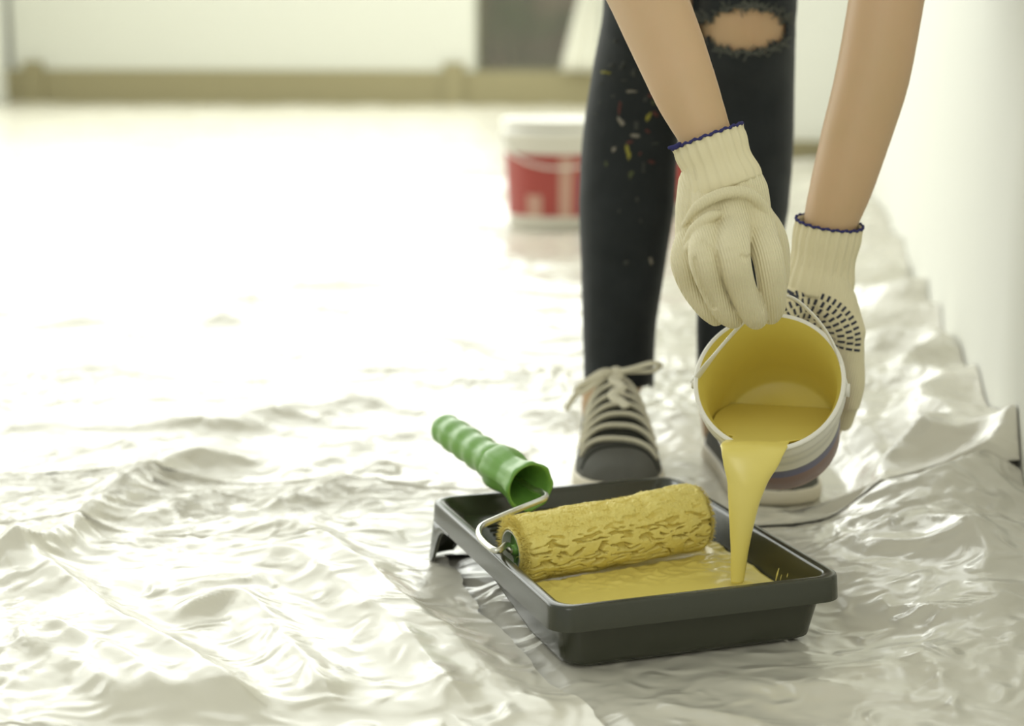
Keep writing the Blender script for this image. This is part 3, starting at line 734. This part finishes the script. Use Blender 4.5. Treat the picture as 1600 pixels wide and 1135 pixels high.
# ------------------------------------------------------------------ person
per_ = empty('person', (0.2, 2.0, 0.0))
tag(per_, 'person in dark ripped jeans and cotton gloves bending to tip the tub', 'person')
Yk = 2.0
legR = [(967, 605, 2.085), (967, 560, 2.082), (968, 500, 2.075), (973, 420, 2.065), (979, 320, 2.055), (985, 220, 2.045), (1000, 120, 2.03), (1017, 40, 2.00), (1022, -10, 1.995)]
wR = [108, 109, 114, 128, 147, 146, 145, 148, 152]
legL = [(1140, 640, 2.045), (1140, 560, 2.04), (1143, 490, 2.035), (1152, 420, 2.03), (1162, 320, 2.02), (1166, 220, 2.01), (1167, 120, 1.995), (1167, 40, 1.965), (1167, -10, 1.96)]
wL = [98, 100, 106, 118, 136, 142, 142, 144, 150]
def leg_chain(L_, Wd, hip, shrink, extra=0.0):
    pts = [P(a, b, Y=y) for a, b, y in L_]; r_ = [w_*y/FPX/2*shrink for w_, (a, b, y) in zip(Wd, L_)]
    k = pts[-1]; hip = np.array(hip)
    pts += [k+np.array([0, .02, .055]), k*.65+hip*.35+np.array([0, 0, .04]), hip]; r_ += [0.062*shrink, 0.074*shrink, 0.092*shrink]
    return pts, r_
hipR, hipL = (0.115, 2.38, 0.78), (0.29, 2.38, 0.78)
pR, rR = leg_chain(legR, wR, hipR, 1.0); pL, rL = leg_chain(legL, wL, hipL, 1.0)
pel = [(0.10, 2.40, 0.82), (0.20, 2.42, 0.84), (0.305, 2.40, 0.82)]
jm = union([chain(pR, rR, seg=28, n=70, ratio=1.08, ref=(0, 1, 0.05)), chain(pL, rL, seg=28, n=70, ratio=1.08, ref=(0, 1, 0.05)), chain(pel, [.11, .12, .11]), chain([(0.2, 2.42, .84), (0.2, 2.34, .93)], [.13, .125], ratio=.8)], 0.0042, 5)
# body
arR = [P(1132, 290, Y=1.500), P(1104, 216, Y=1.505), P(1075, 150, Y=1.520), P(1045, 75, Y=1.545), P(1014, 0, Y=1.575), P(985, -75, Y=1.61)]
rAR = [.0170, .0228, .0285, .0320, .0345, .0375]
arR += [np.array([.095, 1.68, .665]), np.array([.06, 1.82, .83]), np.array([.045, 1.95, .99])]; rAR += [.038, .043, .052]
arL = [P(1283, 410, Y=1.635), P(1298, 345, Y=1.635), P(1315, 290, Y=1.637), P(1338, 210, Y=1.642), P(1363, 120, Y=1.650), P(1385, 0, Y=1.665), P(1397, -80, Y=1.685)]
rAL = [.0180, .0262, .0300, .0330, .0352, .0355, .0370]
arL += [np.array([.375, 1.75, .69]), np.array([.365, 1.85, .84]), np.array([.355, 1.95, .99])]; rAL += [.039, .044, .052]
sk = 0.955
pRb, rRb = leg_chain(legR, wR, hipR, sk); pLb, rLb = leg_chain(legL, wL, hipL, sk)
pRb = [P(955, 660, Y=2.11)]+[P(950, 628, Y=2.095)]+pRb[1:]; rRb = [.034, .033]+rRb[1:]
pLb = [P(1140, 680, Y=2.06)]+pLb; rLb = [.033]+rLb
torso = [(0.2, 2.42, .84), (0.2, 2.30, .92), (0.2, 2.15, .98), (0.2, 2.02, 1.02)]
bmsh = union([chain(pRb, rRb, seg=28, n=70, ratio=1.08, ref=(0, 1, 0.05)), chain(pLb, rLb, seg=28, n=70, ratio=1.08, ref=(0, 1, 0.05)), chain([(0.11, 2.4, .82), (0.29, 2.4, .82)], [.10, .10]),
              chain(torso, [.12, .115, .125, .12], ratio=.75, ref=(0, .4, 1)), chain([(0.05, 1.96, 1.0), (0.2, 2.0, 1.03), (0.35, 1.96, 1.0)], [.055, .075, .055]),
              chain([(0.2, 1.98, 1.03), (0.2, 1.90, 1.04), (0.2, 1.86, 1.04)], [.055, .05, .05]), ellipsoid((0.2, 1.80, 1.03), (.075, .095, .105)), ellipsoid((0.2, 1.715, 1.0), (.012, .016, .02)),
              ellipsoid((0.125, 1.82, 1.02), (.01, .02, .03)), ellipsoid((0.275, 1.82, 1.02), (.01, .02, .03)),
              chain(arR, rAR, seg=24, n=60), chain(arL, rAL, seg=24, n=60)], 0.0042, 6)
bc = co_of(bmsh); bc[:, 2] = np.maximum(bc[:, 2], 0.026); set_co(bmsh, bc)
body = link_mesh('body', bmsh, M_skin, per_); body['label'] = 'bare skin of forearms, ankle and knee'
# jeans: cut hems and knee rips
def cut_mesh(me, test):
    bm = bmesh.new(); bm.from_mesh(me)
    kill = [f for f in bm.faces if test(f.calc_center_median())]
    bmesh.ops.delete(bm, geom=kill, context='FACES'); bm.to_mesh(me); bm.free()
kR = P(1167, 46, Y=1.91); kRr = (63*1.93/FPX, 32*1.93/FPX)
kL = P(1045, 5, Y=1.94); kLr = (52*1.96/FPX, 34*1.96/FPX)
hemR, hemL = P(967, 594, Y=2.08)[2], P(1140, 600, Y=2.04)[2]
def rip(c, r_, p, g=0.0):
    # seen from the front of the leg, ragged edge
    dx = (p[0]-c[0])/r_[0]; dz = (p[2]-c[2])/r_[1]
    wob = 0.07*math.sin(dx*17)+0.05*math.sin(dx*41+1)
    return dx*dx+dz*dz < (1+wob+g)**2
def jt(p):
    if p[0] < 0.2-0.0 and p[2] < hemR-(p[0]-.128)*0.10 and p[2] < .2: return True
    if p[2] < hemL and p[0] >= 0.2: return True
    yl = np.interp(p[2], [0.3, 0.6], [1.99, 1.96])
    if p[1] < 1.985 and p[0] > .2 and rip(kR, kRr, p): return True
    if p[1] < 2.02 and p[0] < .2 and rip(kL, kLr, p): return True
    return False
cut_mesh(jm, jt)
jc = co_of(jm)   # small creases in the cloth
nz = 0.0012*perlin(jc[:, 0]*25, jc[:, 2]*40+jc[:, 1]*9, 61)+0.0022*ridged(jc[:, 0]*9, jc[:, 2]*26+jc[:, 0]*12, 62, 2)*sstep(.42, .52, jc[:, 2])
jc[:, 1] -= nz; set_co(jm, jc)
bv_j = BVHTree.FromPolygons([tuple(v) for v in jc], [tuple(p.vertices) for p in jm.polygons])
jeans = link_mesh('jeans', jm, M_denim, per_)
so = jeans.modifiers.new('s', 'SOLIDIFY'); so.thickness = 0.0016; so.offset = 1
jeans['label'] = 'dark blue black skinny jeans with ripped knees and paint splatter'
def surf(bv, x, z, y0=1.2):
    h = bv.ray_cast(Vector((x, y0, z)), Vector((0, 1, 0)))
    return h
# frayed rims of the rips
V = []; F = []
for c, r_, lo in ((kR, kRr, .2), (kL, kLr, .0)):
    for k in range(420):
        a = random.uniform(0, 2*math.pi); g = random.uniform(1.0, 1.16); x = c[0]+r_[0]*g*math.cos(a); z = c[2]+r_[1]*g*math.sin(a)
        h = surf(bv_j, x, z)
        if h[0] is None or h[0].y > 2.0 or abs(math.cos(a)) > .93: continue
        p = np.array(h[0])+np.array([0, -.0022, 0]); d = np.array([random.gauss(0, 1)*.9, -random.random()*.15, random.gauss(0, .35)]); L_ = random.uniform(.004, .011)
        q = len(V); d = norm(d); s_ = np.cross(d, [0, 1, 0])*.0006
        V += [p-s_, p+s_, p+d*L_+s_, p+d*L_-s_]; F.append((q, q+1, q+2, q+3))
fr_ = mk('frayed_threads', V, F, M_fray, jeans, False); fr_['kind'] = 'stuff'
# paint splatter on the shin
cols = {'white': mat('splat_white', (.22, .20, .165, 1), .7), 'yellow': mat('splat_yellow', (.26, .24, .03, 1), .6), 'red': mat('splat_red', (.10, .02, .015, 1), .6), 'grey': mat('splat_grey', (.040, .042, .038, 1), .7), 'green': mat('splat_green', (.06, .07, .025, 1), .6)}
spl = [(946, 113, 8, 4, 'yellow'), (960, 64, 5, 4, 'grey'), (955, 102, 6, 5, 'grey'), (972, 102, 5, 6, 'grey'), (990, 113, 7, 6, 'grey'), (986, 143, 8, 4, 'white'), (968, 168, 3, 9, 'red'), (970, 190, 6, 8, 'white'), (994, 197, 6, 6, 'grey'), (992, 212, 7, 5, 'white'), (981, 238, 4.5, 12, 'yellow'), (984, 222, 5, 4, 'red'),
       (959, 233, 5, 4, 'white'), (947, 256, 4, 4, 'green'), (986, 272, 4, 8, 'green'), (1005, 262, 4, 9, 'grey'), (1018, 253, 7, 3, 'red'), (1013, 182, 4, 8, 'yellow'), (1012, 205, 4, 3, 'red'), (1016, 150, 4, 5, 'red'), (1020, 160, 5, 4, 'green'), (1008, 155, 3, 6, 'grey'), (1024, 178, 4, 5, 'red'), (995, 311, 5, 4, 'grey'), (1024, 224, 5, 4, 'grey'),
       (938, 130, 5, 4, 'grey'), (937, 160, 4, 3, 'grey'), (930, 178, 4, 4, 'grey'), (1017, 408, 5, 6, 'white'), (978, 410, 4, 6, 'grey'), (958, 150, 3, 4, 'grey'), (1000, 240, 3, 3, 'red'), (975, 125, 4, 3, 'grey'), (967, 330, 3, 3, 'grey'), (1001, 345, 3, 3, 'grey')]
for (a, b, rx, rz, c) in spl:
    q0 = P(a, b, Y=1.98); h0 = surf(bv_j, q0[0], q0[2]); ctr = P(a, b, Y=h0[0].y if h0[0] else 2.0); ring = []; ph = random.uniform(0, 6)
    for k in range(14):
        an = 2*math.pi*k/14; g = 0.8+0.35*math.sin(2*an+ph)+random.uniform(-.25, .25); x = ctr[0]+math.cos(an)*rx*g*.72e-3; z = ctr[2]+math.sin(an)*rz*g*.72e-3
        h = surf(bv_j, x, z)
        if h[0] is not None and h[0].y < 2.07: ring.append((x, h[0].y-.0019, z))
    if len(ring) < 6: continue
    n = len(ring); V = ring+[(ctr[0], min(r[1] for r in ring)-.0004, ctr[2])]
    o = mk('paint_spot', V, [(k, (k+1) % n, n) for k in range(n)], cols[c], jeans); o['label'] = c+' paint spot'
# shirt, hair (above the frame)
sm = union([chain(torso, [.128, .123, .133, .128], ratio=.77, ref=(0, .4, 1)), chain([(0.05, 1.96, 1.0), (0.2, 2.0, 1.03), (0.35, 1.96, 1.0)], [.062, .082, .062]), chain([np.array([.045, 1.95, .99]), np.array([.058, 1.86, .88])], [.062, .058]), chain([np.array([.355, 1.95, .99]), np.array([.364, 1.87, .87])], [.062, .058])], 0.007, 4)
link_mesh('shirt', sm, M_shirt, per_)
hm_ = union([ellipsoid((0.2, 1.825, 1.075), (.083, .1, .085)), chain([(0.2, 1.9, 1.1), (0.2, 1.97, 1.12), (0.2, 2.03, 1.1)], [.04, .03, .012])], 0.006, 4)
link_mesh('hair', hm_, M_hair, per_)

# ------------------------------------------------------------------ shoes
def make_shoe(ox, oy, rot, lace=True):
    """toe towards -Y before turning; origin at heel centre on the floor"""
    cr, sr = math.cos(rot), math.sin(rot)
    def W_(x, y, z): return np.array([ox+x*cr-y*sr, oy+x*sr+y*cr, z+0.0028])
    Ls = 0.262
    def hw(s): return float(np.interp(s, [0, .04, .15, .3, .5, .68, .8, .9, .96, 1.0], [.014, .030, .040, .041, .043, .0485, .0495, .043, .031, .008]))
    def top(s): return float(np.interp(s, [0, .1, .3, .42, .5, .6, .7, .76, .82, .9, .96, 1.0], [.088, .094, .098, .108, .104, .091, .074, .064, .054, .043, .036, .022]))
    root = None
    # sole
    N = 64; outl = []
    for i in range(N):
        a = 2*math.pi*i/N; s = 0.5-0.5*math.cos(a); outl.append(((hw(s)+.0035)*(1 if math.sin(a) >= 0 else -1)*min(1, abs(math.sin(a))*6), -Ls*(s*1.02-.01)))
    V = []; F = []
    zz_ = [(0.001, .97), (.004, 1.0), (.016, 1.0), (.018, .985), (.018, .90)]
    for z, k in zz_:
        for (x, y) in outl: V.append(W_(x*k, -Ls/2+(y+Ls/2)*k, z))
    for i in range(len(zz_)-1):
        for j in range(N): F.append((i*N+j, i*N+(j+1) % N, (i+1)*N+(j+1) % N, (i+1)*N+j))
    F.append(tuple(range(N-1, -1, -1))); F.append(tuple((len(zz_)-1)*N+j for j in range(N)))
    # upper
    ns, na = 70, 36
    def up(s, a):
        h = top(s)-.016; w_ = hw(s); c = math.cos(a); sn = math.sin(a)
        ex = np.interp(s, [0, .4, .75, 1], [.75, .95, .72, .75])
        return W_(w_*math.copysign(abs(c)**ex, c)*(1-.18*sn*sn*float(np.interp(s, [.35, .6, .8], [1, .6, 0]))), -Ls*s, .016+h*abs(sn)**1.0)
    Vu = [up(s, math.pi*j/(na-1)) for s in np.linspace(0, 1, ns) for j in range(na)]
    Fu = [(i*na+j, i*na+j+1, (i+1)*na+j+1, (i+1)*na+j) for i in range(ns-1) for j in range(na-1)]
    shoe = mk('shoe', Vu, Fu, M_shoe, per_)
    mk('sole', V, F, M_sole, shoe)
    # dark tongue strip down the instep, set just proud of the upper
    def on(s, q, lift=0.0012):      # q: -1..1 across the instep
        a = math.pi/2-q*1.0
        p = up(s, a); return p+np.array([0, -lift*.6, lift*.8])
    Vt = [on(s, q, .0010) for s in np.linspace(.40, .825, 24) for q in np.linspace(-.60, .60, 13)]
    Ft = [(i*13+j, i*13+j+1, (i+1)*13+j+1, (i+1)*13+j) for i in range(23) for j in range(12)]
    mk('tongue', Vt, Ft, M_shoed, shoe)
    # toe seam
    mk('toe_seam', *tube(np.array([on(.845+.03*q*q, q*1.25, .0008) for q in np.linspace(-1, 1, 20)]), .0014, seg=8), M_shoed, shoe)
    # laces: straight bars, ends tucked at eyelets
    rows = np.linspace(.45, .82, 7)
    for i, s in enumerate(rows):
        pth = np.array([on(s+.012*math.sin(q*2+i), q, .0040 if abs(q) < .85 else .0012) for q in np.linspace(-1.0, 1.0, 18)])
        mk('lace', *tube(pth, .0024, .0052, seg=10, ref=(0, -.7, .7)), M_lace, shoe)
    pth = np.array([on(s, .12*math.sin(s*60), .0085) for s in np.linspace(.43, .66, 16)])
    mk('lace', *tube(pth, .0055, .0024, seg=10, ref=(0, -.7, .7)), M_lace, shoe)
    k = on(.43, 0, .010)
    def wp(dx, dy, dz): return k+W_(dx, dy, dz)-W_(0, 0, 0)
    mk('lace_knot', *ellipsoid(k, (.008, .007, .007)), M_lace, shoe)
    loops_ = ([(0, 0, 0), (.018, -.010, .006), (.040, -.012, .013), (.052, -.008, .010), (.042, -.006, .003), (.02, -.006, .002), (0, 0, 0)],
              [(0, 0, 0), (-.016, -.010, .003), (-.034, -.010, -.008), (-.048, -.006, -.020), (-.040, -.008, -.022), (-.02, -.010, -.008), (0, 0, 0)],
              [(0, 0, 0), (-.02, -.012, -.002), (-.040, -.004, -.018), (-.052, .004, -.034), (-.058, .006, -.046)],
              [(0, 0, 0), (.004, -.014, -.012), (-.002, -.026, -.028), (.003, -.040, -.044)])
    for lp in loops_:
        mk('lace_bow', *tube(catmull([wp(*q) for q in lp], 26), .0026, .0034, seg=10), M_lace, shoe)
    return shoe
s1 = make_shoe(0.1255, 2.118, math.radians(-1)); s1['label'] = 'dark grey sneaker with beige laces behind the tray'
s2 = make_shoe(0.270, 2.085, math.radians(7)); s2['label'] = 'sneaker with cream sole half hidden by the tub'

# ------------------------------------------------------------------ gloves
def cuff(name, c0, c1, r0, r1, ribs, parent, m, flare=1.06, squash=0.86, ref=(0, 1, 0), amp=.035):
    n = 22; f = np.linspace(0, 1, n); path = np.asarray(c0)[None]*(1-f)[:, None]+np.asarray(c1)[None]*f[:, None]
    r_ = r0+(r1-r0)*f+0.0012*np.sin(f*9); r_[0] *= flare; r_[1] *= (1+flare)/2
    md = lambda q, th: 1+amp*(1-.45*q)*np.sign(np.cos(ribs*th))*np.abs(np.cos(ribs*th))**.7
    V, F = tube(path, r_, r_*squash, seg=ribs*10, ref=ref, caps=False, mod=md)
    o = mk(name, V, F, m, parent)
    so = o.modifiers.new('s', 'SOLIDIFY'); so.thickness = .0015; so.offset = -1
    # overlocked hem
    T, A, B = frames(path, ref); th = np.linspace(0, 2*math.pi, 220)
    hem = np.array([path[0]+A[0]*r_[0]*1.01*math.cos(t)+B[0]*r_[0]*squash*1.01*math.sin(t)-T[0]*(.0006*math.sin(t*ribs)) for t in th])
    mk('cuff_hem', *tube(hem, .0013*(1+.25*np.sin(th*ribs*2)), seg=8), M_navy, parent)
    return T[0], A[0], B[0], r_[0]
# hand that grips the strap
gl = []
wr = P(1128, 285, Y=1.500)
mcp = {'i': P(1186, 366, Y=1.484), 'm': P(1146, 352, Y=1.476), 'r': P(1108, 356, Y=1.478), 'p': P(1080, 368, Y=1.490)}
for k, rw in (('i', .0165), ('m', .0165), ('r', .0160), ('p', .0145)):
    base = wr+(mcp[k]-mcp['m'])*np.array([.50, .45, .2])+np.array([0, .004, 0])
    gl.append(chain([base, (base+mcp[k])/2+np.array([0, -.002, 0]), mcp[k]], [.0200, .0185, rw], seg=18))
gl.append(chain([P(1118, 262, Y=1.501), P(1127, 282, Y=1.500), P(1138, 308, Y=1.499), P(1146, 345, Y=1.502)], [.0295, .0325, .0355, .034], ratio=.82, ref=(0, 1, 0), seg=28))
gl.append(chain([P(1105, 350, Y=1.505), P(1175, 350, Y=1.508)], [.022, .022]))
fingers = {
    'i': [mcp['i'], P(1200, 402, Y=1.456), P(1206, 446, Y=1.464), P(1208, 476, Y=1.480), P(1204, 490, Y=1.492)],
    'm': [mcp['m'], P(1146, 398, Y=1.440), P(1158, 446, Y=1.450), P(1174, 484, Y=1.466), P(1181, 497, Y=1.480)],
    'r': [mcp['r'], P(1100, 402, Y=1.446), P(1114, 450, Y=1.459), P(1133, 486, Y=1.473), P(1145, 497, Y=1.487)],
    'p': [mcp['p'], P(1068, 406, Y=1.470), P(1079, 446, Y=1.478), P(1102, 480, Y=1.482), P(1118, 495, Y=1.491)]}
frad = {'i': [.0150, .0134, .0124, .0114, .0100], 'm': [.0150, .0147, .0125, .0117, .0105], 'r': [.0140, .0137, .0117, .0108, .0098], 'p': [.0130, .0116, .0102, .0094, .0086]}
for k in 'imrp': gl.append(chain(fingers[k], frad[k], seg=18, n=30))
gl.append(chain([P(1160, 330, Y=1.515), P(1198, 368, Y=1.522), P(1210, 412, Y=1.527), P(1207, 455, Y=1.528), P(1198, 484, Y=1.5245)], [.020, .0170, .0142, .0125, .0105], seg=18, n=30))
# soft folds in the knit on the back of the hand
for f in ([(1068, 352, 1.478), (1092, 322, 1.468), (1132, 302, 1.464), (1172, 304, 1.468), (1198, 335, 1.480), (1204, 370, 1.478)], [(1066, 392, 1.470), (1084, 360, 1.462), (1112, 338, 1.461), (1136, 334, 1.472)], [(1064, 405, 1.470), (1080, 384, 1.458), (1102, 366, 1.452)]):
    gl.append(chain([P(a, b, Y=y+.002) for a, b, y in f], [.002]+[.0052]*(len(f)-2)+[.002], seg=12))
gm = union(gl, 0.0010, 2)
gv = co_of(gm)
for gpx, dep in (([(1116, 392), (1122, 415), (1132, 445), (1150, 484)], .0045), ([(1082, 396), (1088, 420), (1098, 448), (1117, 482)], .0045), ([(1166, 392), (1172, 415), (1180, 445), (1194, 484)], .0030), ([(1094, 372), (1106, 384), (1116, 392)], .0025), ([(1150, 392), (1160, 398), (1167, 396)], .0025)):
    gc = catmull([P(a, b, Y=1.452)[[0, 2]] for a, b in gpx], 24)   # creases between the fingers
    d_, s_, t_ = polydist(gv[:, 0], gv[:, 2], gc)
    gv[:, 1] += dep*np.exp(-(d_/.0020)**2)*(gv[:, 1] < 1.474)*sstep(0, .15, t_+.02)
set_co(gm, gv)
gp = link_mesh('glove', gm, M_knit, per_); gp['label'] = 'cream knitted cotton glove gripping the tub strap'
cuff('ribbed_cuff', P(1105, 213, Y=1.505), P(1134, 294, Y=1.499), .0300, .0325, 21, gp, M_cuff, squash=.86)
tg = P(1056, 229, Y=1.49)
mk('thread_tail', *tube(catmull([P(1062, 225, Y=1.49), P(1055, 230, Y=1.488), P(1046, 231, Y=1.487)], 8), [.0018, .0022, .0024, .0024, .0024, .0022, .002, .0016], seg=8), M_navy, gp)

# hand behind the tub
g2 = []
w2 = P(1279, 435, Y=1.645)
mc2 = [P(1326, 520, Y=1.622), P(1312, 535, Y=1.640), P(1298, 540, Y=1.660), P(1284, 540, Y=1.680)]
for i, q in enumerate(mc2):
    b_ = w2+(q-mc2[1])*np.array([.55, .6, .2])
    g2.append(chain([b_, (b_+q)/2, q], [.022, .021, .0165], seg=18))
g2.append(chain([P(1288, 400, Y=1.637), P(1279, 440, Y=1.643), P(1277, 480, Y=1.650), P(1275, 510, Y=1.655)], [.0295, .0300, .0300, .026], ratio=.85, ref=(0, 1, 0), seg=24))
tips = [[P(1332, 565, Y=1.622), P(1334, 600, Y=1.622), P(1330, 630, Y=1.625)], [P(1322, 585, Y=1.645), P(1326, 625, Y=1.648), P(1318, 660, Y=1.655)], [P(1306, 590, Y=1.668), P(1308, 640, Y=1.676), P(1300, 675, Y=1.680)], [P(1290, 590, Y=1.690), P(1288, 630, Y=1.698), P(1282, 655, Y=1.70)]]
for q, t_ in zip(mc2, tips): g2.append(chain([q]+t_, [.0150, .0115, .0108, .0092], seg=16, n=26))
g2.append(chain([P(1255, 460, Y=1.640), P(1228, 490, Y=1.625), P(1212, 520, Y=1.622)], [.019, .0145, .011], seg=16, n=20))
g2m = union(g2, 0.0016, 6)
bv_g = BVHTree.FromPolygons([tuple(v) for v in co_of(g2m)], [tuple(p.vertices) for p in g2m.polygons])
gp2 = link_mesh('glove', g2m, M_knit2, per_); gp2['label'] = 'cream cotton glove with dark grip dashes on the palm, behind the tub'
cuff('ribbed_cuff', P(1296, 348, Y=1.635), P(1277, 452, Y=1.645), .0305, .0330, 22, gp2, M_cuff, squash=.90, flare=1.04)
# rubber dashes printed on the palm, in fans of short strokes
V = []; F = []
o_ = P(1262, 540, Y=1.60); ax_ = norm([1, .15, 0])
def dash(x, z, ang, L_, w_):
    pts_ = []
    for s_ in np.linspace(-.5, .5, 5):
        for t_ in (-.5, .5):
            xx = x+math.cos(ang)*s_*L_-math.sin(ang)*t_*w_; zz2 = z+math.sin(ang)*s_*L_+math.cos(ang)*t_*w_
            h = bv_g.ray_cast(Vector((xx, 1.50, zz2)), Vector((0, 1, 0)))
            if h[0] is None: return
            pts_.append((xx, h[0].y-.0007, zz2))
    i = len(V); V.extend(pts_); F.extend([(i+2*k, i+2*k+1, i+2*k+3, i+2*k+2) for k in range(4)])
for rr in np.arange(.018, .050, .0078):
    na_ = int(rr*2.2/.0054)
    for k in range(na_):
        a = math.radians(-8)+math.radians(128)*k/max(1, na_-1)
        dash(o_[0]+rr*math.cos(a), o_[2]+rr*math.sin(a)*.95, a, .0060, .0023)
for k in range(5): dash(P(1236+k*3, 458+k*4, Y=1.62)[0], P(1236+k*3, 458+k*4, Y=1.62)[2], math.radians(-25), .006, .003)
mk('grip_print', V, F, M_print, gp2, False)

# ------------------------------------------------------------------ tubs in the background
def bg_tub(px, pyb, dia, h, label, spin):
    c = P(px, pyb, z=0.004); root = empty('paint_bucket', tuple(c)); tag(root, label, 'paint bucket', 'paint buckets standing behind the person')
    r0, r1 = dia/2*.90, dia/2
    def lat(prof, seg=56, a0=0, a1=2*math.pi, closed=True):
        V = []; F = []; n = seg if closed else seg+1
        for z, r_ in prof:
            for j in range(n): a = a0+(a1-a0)*j/seg; V.append((c[0]+r_*math.cos(a), c[1]+r_*math.sin(a), c[2]+z))
        for i in range(len(prof)-1):
            for j in range(seg): F.append((i*n+j, i*n+(j+1) % n, (i+1)*n+(j+1) % n, (i+1)*n+j))
        return V, F
    rr = lambda z: r0+(r1-r0)*z/h
    V, F = lat([(0, r0*.9), (0, r0), (h*.5, rr(h*.5)), (h*.86, rr(h*.86)), (h*.86, r1*1.03), (h*.92, r1*1.03), (h*.92, rr(h*.92)), (h, rr(h))]); F.append(tuple(range(55, -1, -1)))
    mk('bucket_body', V, F, M_bucket, root)
    V, F = lat([(h*.97, r1*1.035), (h*1.0, r1*1.05), (h*1.02, r1*1.04), (h*1.02, r1*.92), (h*1.005, r1*.88), (h*1.005, .005)]); F.append(tuple(5*56+j for j in range(56)))
    mk('lid', V, F, M_bucket, root)
    A0 = -math.pi/2+spin
    lab = mk('label', *lat([(h*.13, rr(h*.13)+.001), (h*.71, rr(h*.71)+.001)], 48, A0-1.9, A0+1.9, False), M_red, root)
    def patch(a0, a1, z0, z1, m): mk('label_mark', *lat([(z0*h, rr(z0*h)+.002), (z1*h, rr(z1*h)+.002)], 8, A0+a0, A0+a1, False), m, lab)
    patch(-.02, .24, .13, .69, M_stripe); patch(-.66, -.34, .13, .33, M_stripe); patch(.42, .56, .50, .71, M_stripe); patch(.40, .75, .16, .50, M_blue)
    pts_ = [(c[0]+(r1*1.05)*math.cos(a), c[1]-.03*math.sin(a)-.0, c[2]+h*.88-(r1*.55)*math.sin(a)) for a in np.linspace(0, math.pi, 24)]
    pts_ = [(x, c[1]-math.sqrt(max(0, (r1*1.06)**2-(x-c[0])**2)), z) for x, y, z in pts_]
    mk('wire_handle', *tube(pts_, .003, seg=8), M_bucket, root)
bg_tub(872, 352, .29, .275, 'white lidded paint bucket with red label in plain view beside the jeans', 0.0)
bg_tub(1040, 330, .27, .26, 'white lidded paint bucket almost wholly hidden behind the legs', 0.5)
